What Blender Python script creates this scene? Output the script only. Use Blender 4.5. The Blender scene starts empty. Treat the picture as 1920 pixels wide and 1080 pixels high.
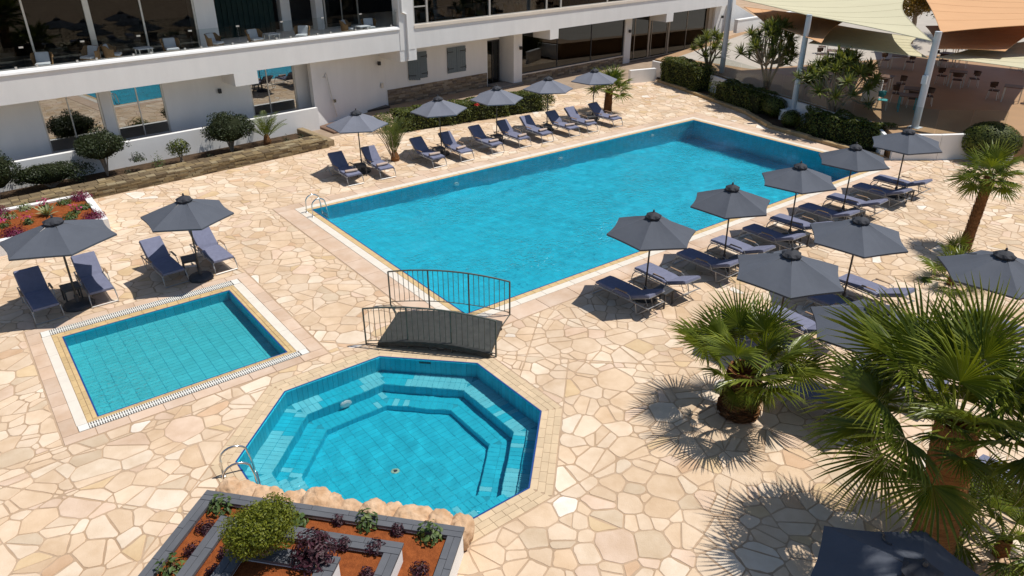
import bpy, math, random
import numpy as np
from mathutils import Vector, Matrix, Euler

random.seed(7)
RNG = np.random.default_rng(11)
D = bpy.data
S = bpy.context.scene
COL = S.collection
R = math.radians
PI = math.pi

# ------------------------------------------------------------------ camera
cam = D.cameras.new('camera')
cam.sensor_width = 36.0
cam.lens = 36.0 * 1382.28 / 1920.0
cam.clip_start = 0.1
cam.clip_end = 3000.0
camo = D.objects.new('camera', cam)
COL.objects.link(camo)
CAM = Vector((-9.438, -23.825, 9.4816))
YAW, PITCH = 0.913558, -0.47307
FW = Vector((math.cos(PITCH) * math.cos(YAW), math.cos(PITCH) * math.sin(YAW), math.sin(PITCH)))
RT = FW.cross(Vector((0, 0, 1))).normalized()
UP = RT.cross(FW)
camo.matrix_world = Matrix(((RT.x, UP.x, -FW.x, CAM.x), (RT.y, UP.y, -FW.y, CAM.y), (RT.z, UP.z, -FW.z, CAM.z), (0, 0, 0, 1)))
S.camera = camo

# ------------------------------------------------------------------ sky and sun
SUN = Vector((0.405, -0.195, 1.0)).normalized()
w = D.worlds.new('World')
S.world = w
w.use_nodes = True
nt = w.node_tree
bg = nt.nodes['Background']
sky = nt.nodes.new('ShaderNodeTexSky')
sky.sky_type = 'NISHITA'
sky.sun_disc = False
sky.sun_elevation = math.asin(SUN.z)
sky.sun_rotation = math.atan2(SUN.x, SUN.y)
sky.air_density = 1.0
sky.dust_density = 0.6
sky.ozone_density = 1.0
nt.links.new(sky.outputs[0], bg.inputs[0])
bg.inputs[1].default_value = 0.088
sl = D.lights.new('sun', 'SUN')
sl.energy = 4.45
sl.angle = R(0.53)
sl.cycles.is_caustics_light = True
sl.color = (1.0, 0.955, 0.885)
so = D.objects.new('sun', sl)
COL.objects.link(so)
so.rotation_euler = (-SUN).to_track_quat('-Z', 'Y').to_euler()
so.location = (0, 0, 40)

S.view_settings.view_transform = 'Standard'
S.view_settings.look = 'None'
S.view_settings.gamma = 1.0
S.view_settings.exposure = 0.0
S.view_settings.use_curve_mapping = False
S.render.engine = 'CYCLES'
S.cycles.use_denoising = True
S.cycles.max_bounces = 8
S.cycles.transparent_max_bounces = 16
S.cycles.caustics_reflective = False
S.cycles.caustics_refractive = True
S.cycles.sample_clamp_indirect = 6.0

# ------------------------------------------------------------------ materials
MATS = {}

def mat(name, col, rough=0.75, var=0.12, scale=6.0, bump=0.0, bscale=40.0, metal=0.0, spec=0.5, col2=None, tint=False,
        obj_random=0.0, stretch=None, contrast=None, stain=0.0):
    """Principled surface with a noise-varied base colour; tint multiplies in the mesh's own 'tint' colour attribute."""
    m = D.materials.new(name)
    m.use_nodes = True
    t = m.node_tree
    N, L = t.nodes, t.links
    b = N['Principled BSDF']
    b.inputs['Roughness'].default_value = rough
    b.inputs['Metallic'].default_value = metal
    b.inputs['Specular IOR Level'].default_value = spec
    tc = N.new('ShaderNodeTexCoord')
    src = tc.outputs['Object']
    if stretch:
        mp = N.new('ShaderNodeMapping')
        mp.inputs['Scale'].default_value = stretch
        L.new(src, mp.inputs[0])
        src = mp.outputs[0]
    oi = N.new('ShaderNodeObjectInfo')
    mm = N.new('ShaderNodeMath'); mm.operation = 'MULTIPLY'; mm.inputs[1].default_value = 37.0
    L.new(oi.outputs['Random'], mm.inputs[0])
    nz = N.new('ShaderNodeTexNoise'); nz.noise_dimensions = '4D'
    nz.inputs['Scale'].default_value = scale
    nz.inputs['Detail'].default_value = 5.0
    nz.inputs['Roughness'].default_value = 0.62
    L.new(src, nz.inputs['Vector']); L.new(mm.outputs[0], nz.inputs['W'])
    rp = N.new('ShaderNodeValToRGB')
    lo, hi = contrast or (0.3, 0.7)
    rp.color_ramp.elements[0].position = lo
    rp.color_ramp.elements[1].position = hi
    c2 = col2 or tuple(min(1, c * (1 + var)) for c in col)
    c1 = col if col2 else tuple(c * (1 - var) for c in col)
    rp.color_ramp.elements[0].color = (*c1, 1)
    rp.color_ramp.elements[1].color = (*c2, 1)
    L.new(nz.outputs['Fac'], rp.inputs['Fac'])
    out = rp.outputs['Color']
    if tint:
        at = N.new('ShaderNodeAttribute'); at.attribute_name = 'tint'
        mx = N.new('ShaderNodeMix'); mx.data_type = 'RGBA'; mx.blend_type = 'MULTIPLY'
        mx.inputs['Factor'].default_value = 1.0
        L.new(out, mx.inputs['A']); L.new(at.outputs['Color'], mx.inputs['B'])
        out = mx.outputs['Result']
    if stain:
        ge = N.new('ShaderNodeNewGeometry')
        n3 = N.new('ShaderNodeTexNoise'); n3.inputs['Scale'].default_value = stain; n3.inputs['Detail'].default_value = 4.0; n3.inputs['Roughness'].default_value = 0.65
        L.new(ge.outputs['Position'], n3.inputs['Vector'])
        r3 = N.new('ShaderNodeValToRGB')
        r3.color_ramp.elements[0].position = 0.33; r3.color_ramp.elements[0].color = (0.89, 0.845, 0.79, 1)
        r3.color_ramp.elements[1].position = 0.60; r3.color_ramp.elements[1].color = (1.06, 1.06, 1.06, 1)
        L.new(n3.outputs['Fac'], r3.inputs['Fac'])
        m3 = N.new('ShaderNodeMix'); m3.data_type = 'RGBA'; m3.blend_type = 'MULTIPLY'; m3.inputs['Factor'].default_value = 1.0
        L.new(out, m3.inputs['A']); L.new(r3.outputs['Color'], m3.inputs['B']); out = m3.outputs['Result']
    if obj_random:
        mr = N.new('ShaderNodeMapRange')
        mr.inputs['To Min'].default_value = 1 - obj_random
        mr.inputs['To Max'].default_value = 1 + obj_random
        L.new(oi.outputs['Random'], mr.inputs['Value'])
        vm = N.new('ShaderNodeVectorMath'); vm.operation = 'SCALE'
        L.new(out, vm.inputs[0]); L.new(mr.outputs[0], vm.inputs['Scale'])
        out = vm.outputs[0]
    L.new(out, b.inputs['Base Color'])
    if bump:
        n2 = N.new('ShaderNodeTexNoise'); n2.inputs['Scale'].default_value = bscale; n2.inputs['Detail'].default_value = 4.0
        L.new(src, n2.inputs['Vector'])
        bp = N.new('ShaderNodeBump'); bp.inputs['Strength'].default_value = bump; bp.inputs['Distance'].default_value = 0.02
        L.new(n2.outputs['Fac'], bp.inputs['Height']); L.new(bp.outputs[0], b.inputs['Normal'])
    MATS[name] = m
    return m

def leaf_mat(name, ca, cb, trans=0.35, rough=0.45):
    """Leaf surface: each leaf's own colour from the face attribute 'shade', a little light passing through."""
    m = D.materials.new(name); m.use_nodes = True
    t = m.node_tree; N, L = t.nodes, t.links
    b = N['Principled BSDF']; o = N['Material Output']
    at = N.new('ShaderNodeAttribute'); at.attribute_name = 'shade'
    rp = N.new('ShaderNodeValToRGB')
    rp.color_ramp.elements[0].color = (*ca, 1); rp.color_ramp.elements[1].color = (*cb, 1)
    L.new(at.outputs['Fac'], rp.inputs['Fac'])
    L.new(rp.outputs[0], b.inputs['Base Color'])
    b.inputs['Roughness'].default_value = rough
    b.inputs['Specular IOR Level'].default_value = 0.35
    tr = N.new('ShaderNodeBsdfTranslucent')
    vm = N.new('ShaderNodeVectorMath'); vm.operation = 'MULTIPLY'; vm.inputs[1].default_value = (1.25, 1.15, 0.45)
    L.new(rp.outputs[0], vm.inputs[0]); L.new(vm.outputs[0], tr.inputs['Color'])
    mx = N.new('ShaderNodeMixShader'); mx.inputs[0].default_value = trans
    L.new(b.outputs[0], mx.inputs[1]); L.new(tr.outputs[0], mx.inputs[2]); L.new(mx.outputs[0], o.inputs['Surface'])
    MATS[name] = m
    return m

def water_mat(name, ripple, rscale, rough=0.18, bend=0.25):
    """Refracting water: wave geometry bends the view, finer ripples come from the bump, Fresnel gloss on top."""
    m = D.materials.new(name); m.use_nodes = True
    t = m.node_tree; N, L = t.nodes, t.links
    N.remove(N['Principled BSDF'])
    o = N['Material Output']
    tc = N.new('ShaderNodeTexCoord')
    n1 = N.new('ShaderNodeTexNoise'); n1.inputs['Scale'].default_value = rscale; n1.inputs['Detail'].default_value = 3.0
    n1.inputs['Distortion'].default_value = 0.6
    n2 = N.new('ShaderNodeTexNoise'); n2.inputs['Scale'].default_value = 0.33; n2.inputs['Detail'].default_value = 2.0
    L.new(tc.outputs['Object'], n1.inputs['Vector']); L.new(tc.outputs['Object'], n2.inputs['Vector'])
    mr = N.new('ShaderNodeMapRange'); mr.inputs['From Min'].default_value = 0.42; mr.inputs['From Max'].default_value = 0.66
    mr.inputs['To Min'].default_value = 0.10; mr.inputs['To Max'].default_value = 1.0
    L.new(n2.outputs['Fac'], mr.inputs['Value'])
    mu = N.new('ShaderNodeMath'); mu.operation = 'MULTIPLY'
    L.new(n1.outputs['Fac'], mu.inputs[0]); L.new(mr.outputs[0], mu.inputs[1])
    bp = N.new('ShaderNodeBump'); bp.inputs['Distance'].default_value = ripple
    L.new(mu.outputs[0], bp.inputs['Height'])
    b2 = N.new('ShaderNodeBump'); b2.inputs['Distance'].default_value = ripple * bend
    L.new(mu.outputs[0], b2.inputs['Height'])
    fr = N.new('ShaderNodeFresnel'); fr.inputs['IOR'].default_value = 1.33
    L.new(bp.outputs[0], fr.inputs['Normal'])
    gl = N.new('ShaderNodeBsdfGlossy'); gl.inputs['Roughness'].default_value = rough
    gl.inputs['Color'].default_value = (0.72, 0.90, 1.0, 1)
    L.new(bp.outputs[0], gl.inputs['Normal'])
    rf = N.new('ShaderNodeBsdfRefraction'); rf.inputs['IOR'].default_value = 1.33; rf.inputs['Roughness'].default_value = 0.0
    rf.inputs['Color'].default_value = (0.93, 0.995, 1.0, 1)
    L.new(b2.outputs[0], rf.inputs['Normal'])
    mx = N.new('ShaderNodeMixShader')
    L.new(fr.outputs[0], mx.inputs[0]); L.new(rf.outputs[0], mx.inputs[1]); L.new(gl.outputs[0], mx.inputs[2])
    L.new(mx.outputs[0], o.inputs['Surface'])
    MATS[name] = m
    return m

def glass_mat(name, tint, refl, rough=0.0, ior=1.5):
    """Window glass: tinted see-through plus a coated reflection (refl at normal view, more at a glancing one)."""
    m = D.materials.new(name); m.use_nodes = True
    t = m.node_tree; N, L = t.nodes, t.links
    for n in list(N):
        if n.type == 'BSDF_PRINCIPLED': N.remove(n)
    o = N['Material Output']
    lw = N.new('ShaderNodeFresnel'); lw.inputs['IOR'].default_value = ior
    ad = N.new('ShaderNodeMath'); ad.operation = 'ADD'; ad.inputs[1].default_value = refl; ad.use_clamp = True
    L.new(lw.outputs[0], ad.inputs[0])
    gl = N.new('ShaderNodeBsdfGlossy'); gl.inputs['Roughness'].default_value = rough
    gl.inputs['Color'].default_value = (0.92, 0.95, 0.95, 1)
    tr = N.new('ShaderNodeBsdfTransparent'); tr.inputs['Color'].default_value = (*tint, 1)
    mx = N.new('ShaderNodeMixShader')
    L.new(ad.outputs[0], mx.inputs[0]); L.new(tr.outputs[0], mx.inputs[1]); L.new(gl.outputs[0], mx.inputs[2])
    L.new(mx.outputs[0], o.inputs['Surface'])
    MATS[name] = m
    return m

def tile_mat(name, col, col_joint, tw=0.25, th=0.125, var=0.1):
    """Glazed pool tile laid in a bond, for surfaces too far away to tell each tile apart (UV in metres)."""
    m = D.materials.new(name); m.use_nodes = True
    t = m.node_tree; N, L = t.nodes, t.links
    b = N['Principled BSDF']; b.inputs['Roughness'].default_value = 0.5
    uv = N.new('ShaderNodeUVMap')
    br = N.new('ShaderNodeTexBrick')
    br.offset = 0.0
    br.inputs['Scale'].default_value = 1.0
    br.inputs['Brick Width'].default_value = tw
    br.inputs['Row Height'].default_value = th
    br.inputs['Mortar Size'].default_value = 0.007
    br.inputs['Mortar Smooth'].default_value = 0.3
    br.inputs['Color1'].default_value = (*[c * (1 - var) for c in col], 1)
    br.inputs['Color2'].default_value = (*[c * (1 + var) for c in col], 1)
    br.inputs['Mortar'].default_value = (*col_joint, 1)
    L.new(uv.outputs[0], br.inputs['Vector'])
    nz = N.new('ShaderNodeTexNoise'); nz.inputs['Scale'].default_value = 0.6; nz.inputs['Detail'].default_value = 3.0
    L.new(uv.outputs[0], nz.inputs['Vector'])
    mr = N.new('ShaderNodeMapRange'); mr.inputs['To Min'].default_value = 0.88; mr.inputs['To Max'].default_value = 1.12
    L.new(nz.outputs['Fac'], mr.inputs['Value'])
    vm = N.new('ShaderNodeVectorMath'); vm.operation = 'SCALE'
    L.new(br.outputs['Color'], vm.inputs[0]); L.new(mr.outputs[0], vm.inputs['Scale'])
    L.new(vm.outputs[0], b.inputs['Base Color'])
    MATS[name] = m
    return m

M_STONE = mat('paving_stone', (0.93, 0.885, 0.82), 0.85, scale=2.6, col2=(1.07, 1.07, 1.07), contrast=(0.28, 0.62), bump=0.3, bscale=45, tint=True, spec=0.2, stain=0.55)
M_MORTAR = mat('mortar', (0.465, 0.340, 0.235), 0.95, var=0.12, scale=1.3, bump=0.4, bscale=60, spec=0.1, stain=0.8)
M_APRON = mat('apron_slab', (0.56, 0.40, 0.285), 0.85, scale=1.7, col2=(0.63, 0.50, 0.395), bump=0.15, bscale=40, obj_random=0.08, spec=0.25, stain=0.7)
M_COPING = mat('coping_tile', (0.60, 0.46, 0.30), 0.7, var=0.08, scale=5, bump=0.12, obj_random=0.07, spec=0.3)
M_COPY = mat('ochre_coping_tile', (0.56, 0.40, 0.20), 0.7, var=0.1, scale=5, bump=0.12, obj_random=0.08, spec=0.3)
M_BAND = mat('white_band', (0.70, 0.64, 0.55), 0.7, var=0.06, scale=4, bump=0.1, spec=0.3)
M_GRATE = mat('white_grating', (0.74, 0.72, 0.66), 0.6, var=0.05)
M_GUTTER = mat('gutter_dark', (0.10, 0.09, 0.08), 0.9)
M_POOLTILE = tile_mat('deep_pool_tile', (0.010, 0.60, 0.80), (0.008, 0.42, 0.60), 0.25, 0.25, 0.06)
M_POOLWALL = tile_mat('deep_pool_wall_tile', (0.012, 0.52, 0.68), (0.006, 0.30, 0.44), 0.24, 0.6, 0.10)
M_BLUEEDGE = mat('blue_edge_tile', (0.012, 0.06, 0.24), 0.4, var=0.2, scale=20)
M_GROUT = mat('pool_grout', (0.018, 0.40, 0.52), 0.85, var=0.1)
M_T_SMALL = mat('shallow_pool_tile', (0.075, 0.63, 0.70), 0.45, var=0.07, scale=5, obj_random=0.06)
M_T_PALE = mat('pale_bench_tile', (0.17, 0.70, 0.80), 0.45, var=0.07, scale=5, obj_random=0.06)
M_T_DEEP = mat('turquoise_tile', (0.008, 0.57, 0.74), 0.45, var=0.07, scale=5, obj_random=0.07)
M_T_WALL = mat('wall_tile', (0.020, 0.60, 0.76), 0.45, var=0.08, scale=5, obj_random=0.10)
M_WATER_BIG = water_mat('water_big', 0.090, 6.5, 0.16, 0.22)
M_WATER_SML = water_mat('water_small', 0.050, 9.0, 0.13, 0.12)
M_WHITE = mat('white_render', (0.80, 0.795, 0.78), 0.85, var=0.045, scale=1.6, bump=0.08, bscale=60, spec=0.2, stretch=(1, 1, 0.25))
M_CREAM = mat('cream_cap', (0.78, 0.70, 0.60), 0.8, var=0.06, scale=2, spec=0.2)
M_FRAME = mat('aluminium_frame', (0.62, 0.61, 0.58), 0.4, var=0.05, metal=0.6)
M_TANFRAME = mat('tan_door_frame', (0.42, 0.35, 0.27), 0.5, var=0.06)
M_GLASS_R = glass_mat('reflective_glass', (0.20, 0.20, 0.18), 0.36)
M_GLASS_D = glass_mat('dark_glass', (0.30, 0.29, 0.26), 0.025)
M_GLASS_C = glass_mat('clear_glass', (0.90, 0.92, 0.91), 0.0, ior=1.16)
M_GLASS_U = glass_mat('upper_glass', (0.50, 0.52, 0.52), 0.0, ior=1.42)
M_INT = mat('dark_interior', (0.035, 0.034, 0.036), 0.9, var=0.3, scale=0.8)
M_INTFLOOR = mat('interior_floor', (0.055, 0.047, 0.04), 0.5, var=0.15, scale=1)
M_SHUT = mat('grey_blue_shutter', (0.135, 0.175, 0.20), 0.6, var=0.08, scale=3, stretch=(1, 1, 8))
M_IRON = mat('black_iron', (0.02, 0.02, 0.022), 0.5, var=0.2)
M_GREENIRON = mat('weathered_rail_paint', (0.10, 0.085, 0.062), 0.55, scale=9, col2=(0.075, 0.105, 0.092), bump=0.1)
M_DECK = mat('dark_rubber_deck', (0.020, 0.022, 0.020), 0.8, scale=7, col2=(0.046, 0.048, 0.043), bump=0.5, bscale=45)
M_STEEL = mat('stainless_steel', (0.66, 0.65, 0.63), 0.22, var=0.05, metal=1.0)
M_ALU = mat('brushed_lounger_frame', (0.36, 0.36, 0.36), 0.5, var=0.08, metal=0.6)
M_CUSH = mat('grey_blue_cushion', (0.180, 0.190, 0.270), 0.95, var=0.10, scale=7, bump=0.25, bscale=90, obj_random=0.05, spec=0.1)
M_ARM = mat('tan_armrest', (0.30, 0.19, 0.11), 0.6, var=0.15)
M_CANOPY = mat('charcoal_canopy', (0.090, 0.100, 0.122), 0.85, var=0.07, scale=2.2, bump=0.12, bscale=140, obj_random=0.07, spec=0.25)
M_CANOPY_SHEEN = mat('sky_sheen_canopy', (0.165, 0.175, 0.210), 0.85, var=0.06, scale=2.2, bump=0.12, bscale=140, obj_random=0.05, spec=0.25)  # hotel-side row: same charcoal cloth, grazing sky sheen put into the colour
M_POLE = mat('dark_bronze_pole', (0.07, 0.062, 0.055), 0.4, var=0.1, metal=0.6)
M_DARKPL = mat('dark_grey_plastic', (0.045, 0.046, 0.05), 0.55, var=0.12)
M_TOWEL = mat('beige_towel', (0.52, 0.40, 0.33), 0.98, var=0.1, scale=18, bump=0.5, bscale=120, spec=0.05)
M_SOIL = mat('red_soil', (0.175, 0.050, 0.017), 0.98, scale=9, col2=(0.33, 0.098, 0.030), bump=1.0, bscale=45, spec=0.05)
M_SOILD = mat('brown_soil', (0.055, 0.038, 0.026), 0.98, scale=4, col2=(0.10, 0.066, 0.042), bump=1.0, bscale=30, spec=0.05)
M_CAPST = mat('grey_cap_stone', (0.095, 0.10, 0.112), 0.75, scale=2.6, col2=(0.125, 0.13, 0.143), bump=0.15, bscale=60, obj_random=0.06, spec=0.3)
M_ROCK = mat('orange_limestone', (0.45, 0.265, 0.14), 0.95, scale=3.4, col2=(0.68, 0.49, 0.33), bump=1.0, bscale=14, spec=0.1, obj_random=0.06)
M_LEDGE = mat('ledge_stone', (0.9, 0.9, 0.9), 0.9, var=0.15, scale=6, bump=0.6, bscale=30, tint=True, spec=0.15)
M_KERB = mat('sandstone_kerb', (0.42, 0.30, 0.16), 0.9, var=0.18, scale=3, bump=0.5, bscale=25, spec=0.15)
M_TRUNK = mat('palm_fibre', (0.16, 0.072, 0.028), 0.95, scale=6, col2=(0.34, 0.165, 0.070), bump=1.0, bscale=22, stretch=(1, 1, 3), spec=0.1)
M_RING = mat('ringed_palm_trunk', (0.17, 0.075, 0.026), 0.95, scale=3.0, col2=(0.36, 0.175, 0.066), bump=1.0, bscale=9, stretch=(1.2, 1.2, 12), spec=0.1)
M_BARK = mat('bark', (0.13, 0.09, 0.06), 0.95, scale=8, col2=(0.24, 0.18, 0.13), bump=0.8, bscale=20, spec=0.1)
M_CORE = mat('light_block_core', (0.020, 0.024, 0.012), 0.95, var=0.3, scale=9, spec=0.05)  # dark solid core added inside the foliage to block light
M_PALE_TRUNK = mat('pale_branch', (0.34, 0.27, 0.20), 0.9, var=0.2, scale=9, bump=0.5, spec=0.1)
L_FAN = leaf_mat('fan_palm_leaf', (0.068, 0.115, 0.013), (0.290, 0.325, 0.042), 0.36, 0.34)
L_DATE = leaf_mat('date_palm_leaf', (0.065, 0.105, 0.026), (0.18, 0.21, 0.06), 0.3, 0.45)
L_HEDGE = leaf_mat('hedge_leaf', (0.026, 0.046, 0.010), (0.200, 0.225, 0.036), 0.25, 0.5)
L_DARK = leaf_mat('dark_bush_leaf', (0.018, 0.030, 0.011), (0.060, 0.080, 0.026), 0.2, 0.5)
L_YUCCA = leaf_mat('yucca_leaf', (0.055, 0.090, 0.020), (0.29, 0.30, 0.075), 0.3, 0.45)
L_LIME = leaf_mat('lime_shrub_leaf', (0.065, 0.095, 0.010), (0.31, 0.325, 0.028), 0.35, 0.5)
L_GREEN = leaf_mat('green_leaf', (0.040, 0.085, 0.022), (0.17, 0.23, 0.065), 0.3, 0.5)
L_PURP = leaf_mat('purple_leaf', (0.026, 0.009, 0.013), (0.095, 0.024, 0.040), 0.2, 0.5)
L_MAG = leaf_mat('magenta_leaf', (0.09, 0.008, 0.03), (0.28, 0.025, 0.10), 0.25, 0.5)
L_PINK = leaf_mat('pink_petal', (0.45, 0.05, 0.16), (0.75, 0.12, 0.33), 0.3, 0.6)
L_RED = leaf_mat('red_petal', (0.45, 0.02, 0.02), (0.65, 0.06, 0.05), 0.3, 0.6)
L_TREE = leaf_mat('autumn_tree_leaf', (0.07, 0.06, 0.012), (0.34, 0.20, 0.03), 0.35, 0.5)
L_AGAVE = leaf_mat('variegated_leaf', (0.10, 0.15, 0.06), (0.40, 0.42, 0.22), 0.2, 0.5)
M_SAILC = mat('cream_sail', (0.56, 0.52, 0.36), 0.9, var=0.03, scale=0.6, bump=0.1, bscale=150, spec=0.1)
M_SAILP = mat('peach_sail', (0.62, 0.36, 0.19), 0.9, var=0.04, scale=0.6, bump=0.1, bscale=150, spec=0.1)
M_POST = mat('pale_post_paint', (0.56, 0.60, 0.64), 0.5, var=0.04, scale=2)
M_TERR = mat('terrace_tile', (0.37, 0.225, 0.115), 0.6, var=0.08, scale=0.8, bump=0.05)
M_BROWN = mat('brown_rattan', (0.085, 0.045, 0.028), 0.7, var=0.2, scale=12)
M_TABLE = mat('brown_table_top', (0.13, 0.07, 0.04), 0.5, var=0.15, scale=6)
M_TEAL = mat('teal_paint', (0.05, 0.30, 0.31), 0.5, var=0.08)
M_WICKER = mat('honey_wicker', (0.23, 0.135, 0.06), 0.8, var=0.2, scale=25, bump=0.8, bscale=60)
M_CUSHW = mat('pale_cushion', (0.50, 0.53, 0.57), 0.95, var=0.06, scale=8)
M_STEP = mat('grey_step_stone', (0.24, 0.22, 0.20), 0.9, var=0.12, scale=3, bump=0.3, spec=0.2)
M_LAMP = mat('lens_glass', (0.72, 0.78, 0.78), 0.3, var=0.05)
M_CAT = mat('drain_plastic', (0.45, 0.62, 0.45), 0.5, var=0.1)

# ------------------------------------------------------------------ mesh helpers
class MB:
    """Collects shapes into one mesh."""
    def __init__(self):
        self.v = []; self.f = []; self.uv = False; self.tint = None

    def add(self, vs, fs, tint=None):
        n = len(self.v)
        self.v.extend(tuple(a) for a in vs)
        self.f.extend(tuple(i + n for i in f) for f in fs)
        if tint is not None:
            if self.tint is None: self.tint = []
            self.tint.extend([tint] * len(fs))

    def box(self, x0, y0, z0, x1, y1, z1, M=None, tint=None, bev=0.0):
        if bev > 0:
            b = min(bev, (x1 - x0) / 3, (y1 - y0) / 3, (z1 - z0) / 2.1)
            lo = [(x0, y0), (x1, y0), (x1, y1), (x0, y1)]
            hi = [(x0 + b, y0 + b), (x1 - b, y0 + b), (x1 - b, y1 - b), (x0 + b, y1 - b)]
            vs = [(*p, z0) for p in lo] + [(*p, z1 - b) for p in lo] + [(*p, z1) for p in hi]
            fs = [(3, 2, 1, 0), (8, 9, 10, 11)]
            for k in (0, 4):
                for i in range(4):
                    j = (i + 1) % 4
                    fs.append((k + i, k + j, k + 4 + j, k + 4 + i))
        else:
            vs = [(x0, y0, z0), (x1, y0, z0), (x1, y1, z0), (x0, y1, z0), (x0, y0, z1), (x1, y0, z1), (x1, y1, z1), (x0, y1, z1)]
            fs = [(3, 2, 1, 0), (4, 5, 6, 7), (0, 1, 5, 4), (1, 2, 6, 5), (2, 3, 7, 6), (3, 0, 4, 7)]
        if M is not None: vs = [tuple(M @ Vector(p)) for p in vs]
        self.add(vs, fs, tint)
        return self

    def prism(self, poly, z0, z1, tint=None, bev=0.0, bottom=False):
        """Upright prism over a counter-clockwise polygon; bev insets the top edge."""
        n = len(poly)
        vs = [(x, y, z0) for x, y in poly] + [(x, y, z1 - bev) for x, y in poly]
        fs = [(i, (i + 1) % n, n + (i + 1) % n, n + i) for i in range(n)]
        if bev > 0:
            cx = sum(p[0] for p in poly) / n; cy = sum(p[1] for p in poly) / n
            for x, y in poly:
                d = math.hypot(x - cx, y - cy) or 1
                k = max(0.0, 1 - bev * 1.2 / d)
                vs.append((cx + (x - cx) * k, cy + (y - cy) * k, z1))
            fs += [(n + i, n + (i + 1) % n, 2 * n + (i + 1) % n, 2 * n + i) for i in range(n)]
            fs.append(tuple(range(2 * n, 3 * n)))
        else:
            fs.append(tuple(range(n, 2 * n)))
        if bottom: fs.append(tuple(reversed(range(n))))
        self.add(vs, fs, tint)
        return self

    def tube(self, pts, r, n=6, cap=True):
        pts = [Vector(p) for p in pts]
        rs = r if isinstance(r, (list, tuple)) else [r] * len(pts)
        rings = []
        ref = None
        for i, p in enumerate(pts):
            a = pts[max(i - 1, 0)]; b = pts[min(i + 1, len(pts) - 1)]
            d = (b - a).normalized()
            if ref is None:
                ref = Vector((0, 0, 1)) if abs(d.z) < 0.9 else Vector((1, 0, 0))
            x = (ref - d * ref.dot(d))
            if x.length < 1e-4:
                x = d.orthogonal()
            x.normalize(); y = d.cross(x); ref = x
            rings.append([p + (x * math.cos(2 * PI * k / n) + y * math.sin(2 * PI * k / n)) * rs[i] for k in range(n)])
        vs = [q for g in rings for q in g]
        fs = []
        for i in range(len(pts) - 1):
            for k in range(n):
                fs.append((i * n + k, i * n + (k + 1) % n, (i + 1) * n + (k + 1) % n, (i + 1) * n + k))
        if cap:
            fs.append(tuple(reversed(range(n)))); fs.append(tuple(range((len(pts) - 1) * n, len(pts) * n)))
        self.add(vs, fs)
        return self

    def lathe(self, prof, n=12, c=(0, 0), jit=0.0, seed=0):
        """Revolve (radius, z) about the vertical through c."""
        rr = random.Random(seed)
        vs = []
        for r, z in prof:
            for k in range(n):
                q = r * (1 + rr.uniform(-jit, jit))
                vs.append((c[0] + q * math.cos(2 * PI * k / n), c[1] + q * math.sin(2 * PI * k / n), z))
        fs = []
        for i in range(len(prof) - 1):
            for k in range(n):
                fs.append((i * n + k, i * n + (k + 1) % n, (i + 1) * n + (k + 1) % n, (i + 1) * n + k))
        fs.append(tuple(reversed(range(n)))); fs.append(tuple(range((len(prof) - 1) * n, len(prof) * n)))
        self.add(vs, fs)
        return self

    def grid(self, P):
        """P[i][j] points."""
        a, b = len(P), len(P[0])
        self.add([q for row in P for q in row],
                 [(i * b + j, (i + 1) * b + j, (i + 1) * b + j + 1, i * b + j + 1) for i in range(a - 1) for j in range(b - 1)])
        return self

    def mesh(self, name):
        me = D.meshes.new(name)
        me.from_pydata(self.v, [], self.f)
        if self.tint is not None:
            at = me.attributes.new('tint', 'FLOAT_COLOR', 'FACE')
            at.data.foreach_set('color', [c for t in self.tint for c in (*t, 1.0)])
        if self.uv:
            lay = me.uv_layers.new(name='UVMap')
            for pl in me.polygons:
                nx, ny, nz = (abs(c) for c in pl.normal)
                for li in pl.loop_indices:
                    x, y, z = me.vertices[me.loops[li].vertex_index].co
                    lay.data[li].uv = (x, y) if nz >= max(nx, ny) else ((x, z) if ny >= nx else (y, z))
        me.update()
        return me

def link(name, me, m=None, parent=None, loc=None, rot=None, smooth=False, label=None, kind=None):
    o = D.objects.new(name, me)
    COL.objects.link(o)
    if m is not None and not me.materials:
        me.materials.append(m)
    if smooth:
        me.polygons.foreach_set('use_smooth', [True] * len(me.polygons))
    if parent is not None: o.parent = parent
    if loc is not None: o.location = loc
    if rot is not None: o.rotation_euler = rot
    if label: o['label'] = label
    if kind: o['kind'] = kind
    return o

def part(name, mb, m, parent=None, **k):
    return link(name, mb.mesh(name), m, parent, **k)

def tag(o, label=None, cat=None, group=None, kind=None):
    if label: o['label'] = label
    if cat: o['category'] = cat
    if group: o['group'] = group
    if kind: o['kind'] = kind
    return o

def thing(name, label, cat, loc=(0, 0, 0), rz=0.0, group=None):
    o = D.objects.new(name, None)
    COL.objects.link(o)
    o.location = loc; o.rotation_euler = (0, 0, rz)
    o.empty_display_size = 0.3
    return tag(o, label, cat, group)

CHILD = {}
def copy_tree(src, loc, rz, label):
    """A copy of a thing with copies of its parts and sub-parts (mesh data shared)."""
    def rec(o, par):
        c = o.copy(); COL.objects.link(c)
        if par is not None: c.parent = par
        for ch in list(o.children): rec(ch, c)
        return c
    r = rec(src, None)
    r.location = loc; r.rotation_euler = (0, 0, rz); r['label'] = label
    return r

def px(p):
    """Where a point shows in the photograph's frame (used only to pick which pieces show largest)."""
    d = Vector(p) - CAM
    z = d.dot(FW)
    if z < 0.5: return None
    return 960 + 1382.28 * d.dot(RT) / z, 540 - 1382.28 * d.dot(UP) / z, z

def in_view(p, m=260):
    q = px(p)
    return q is not None and -m < q[0] < 1920 + m and -m < q[1] < 1080 + m

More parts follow.
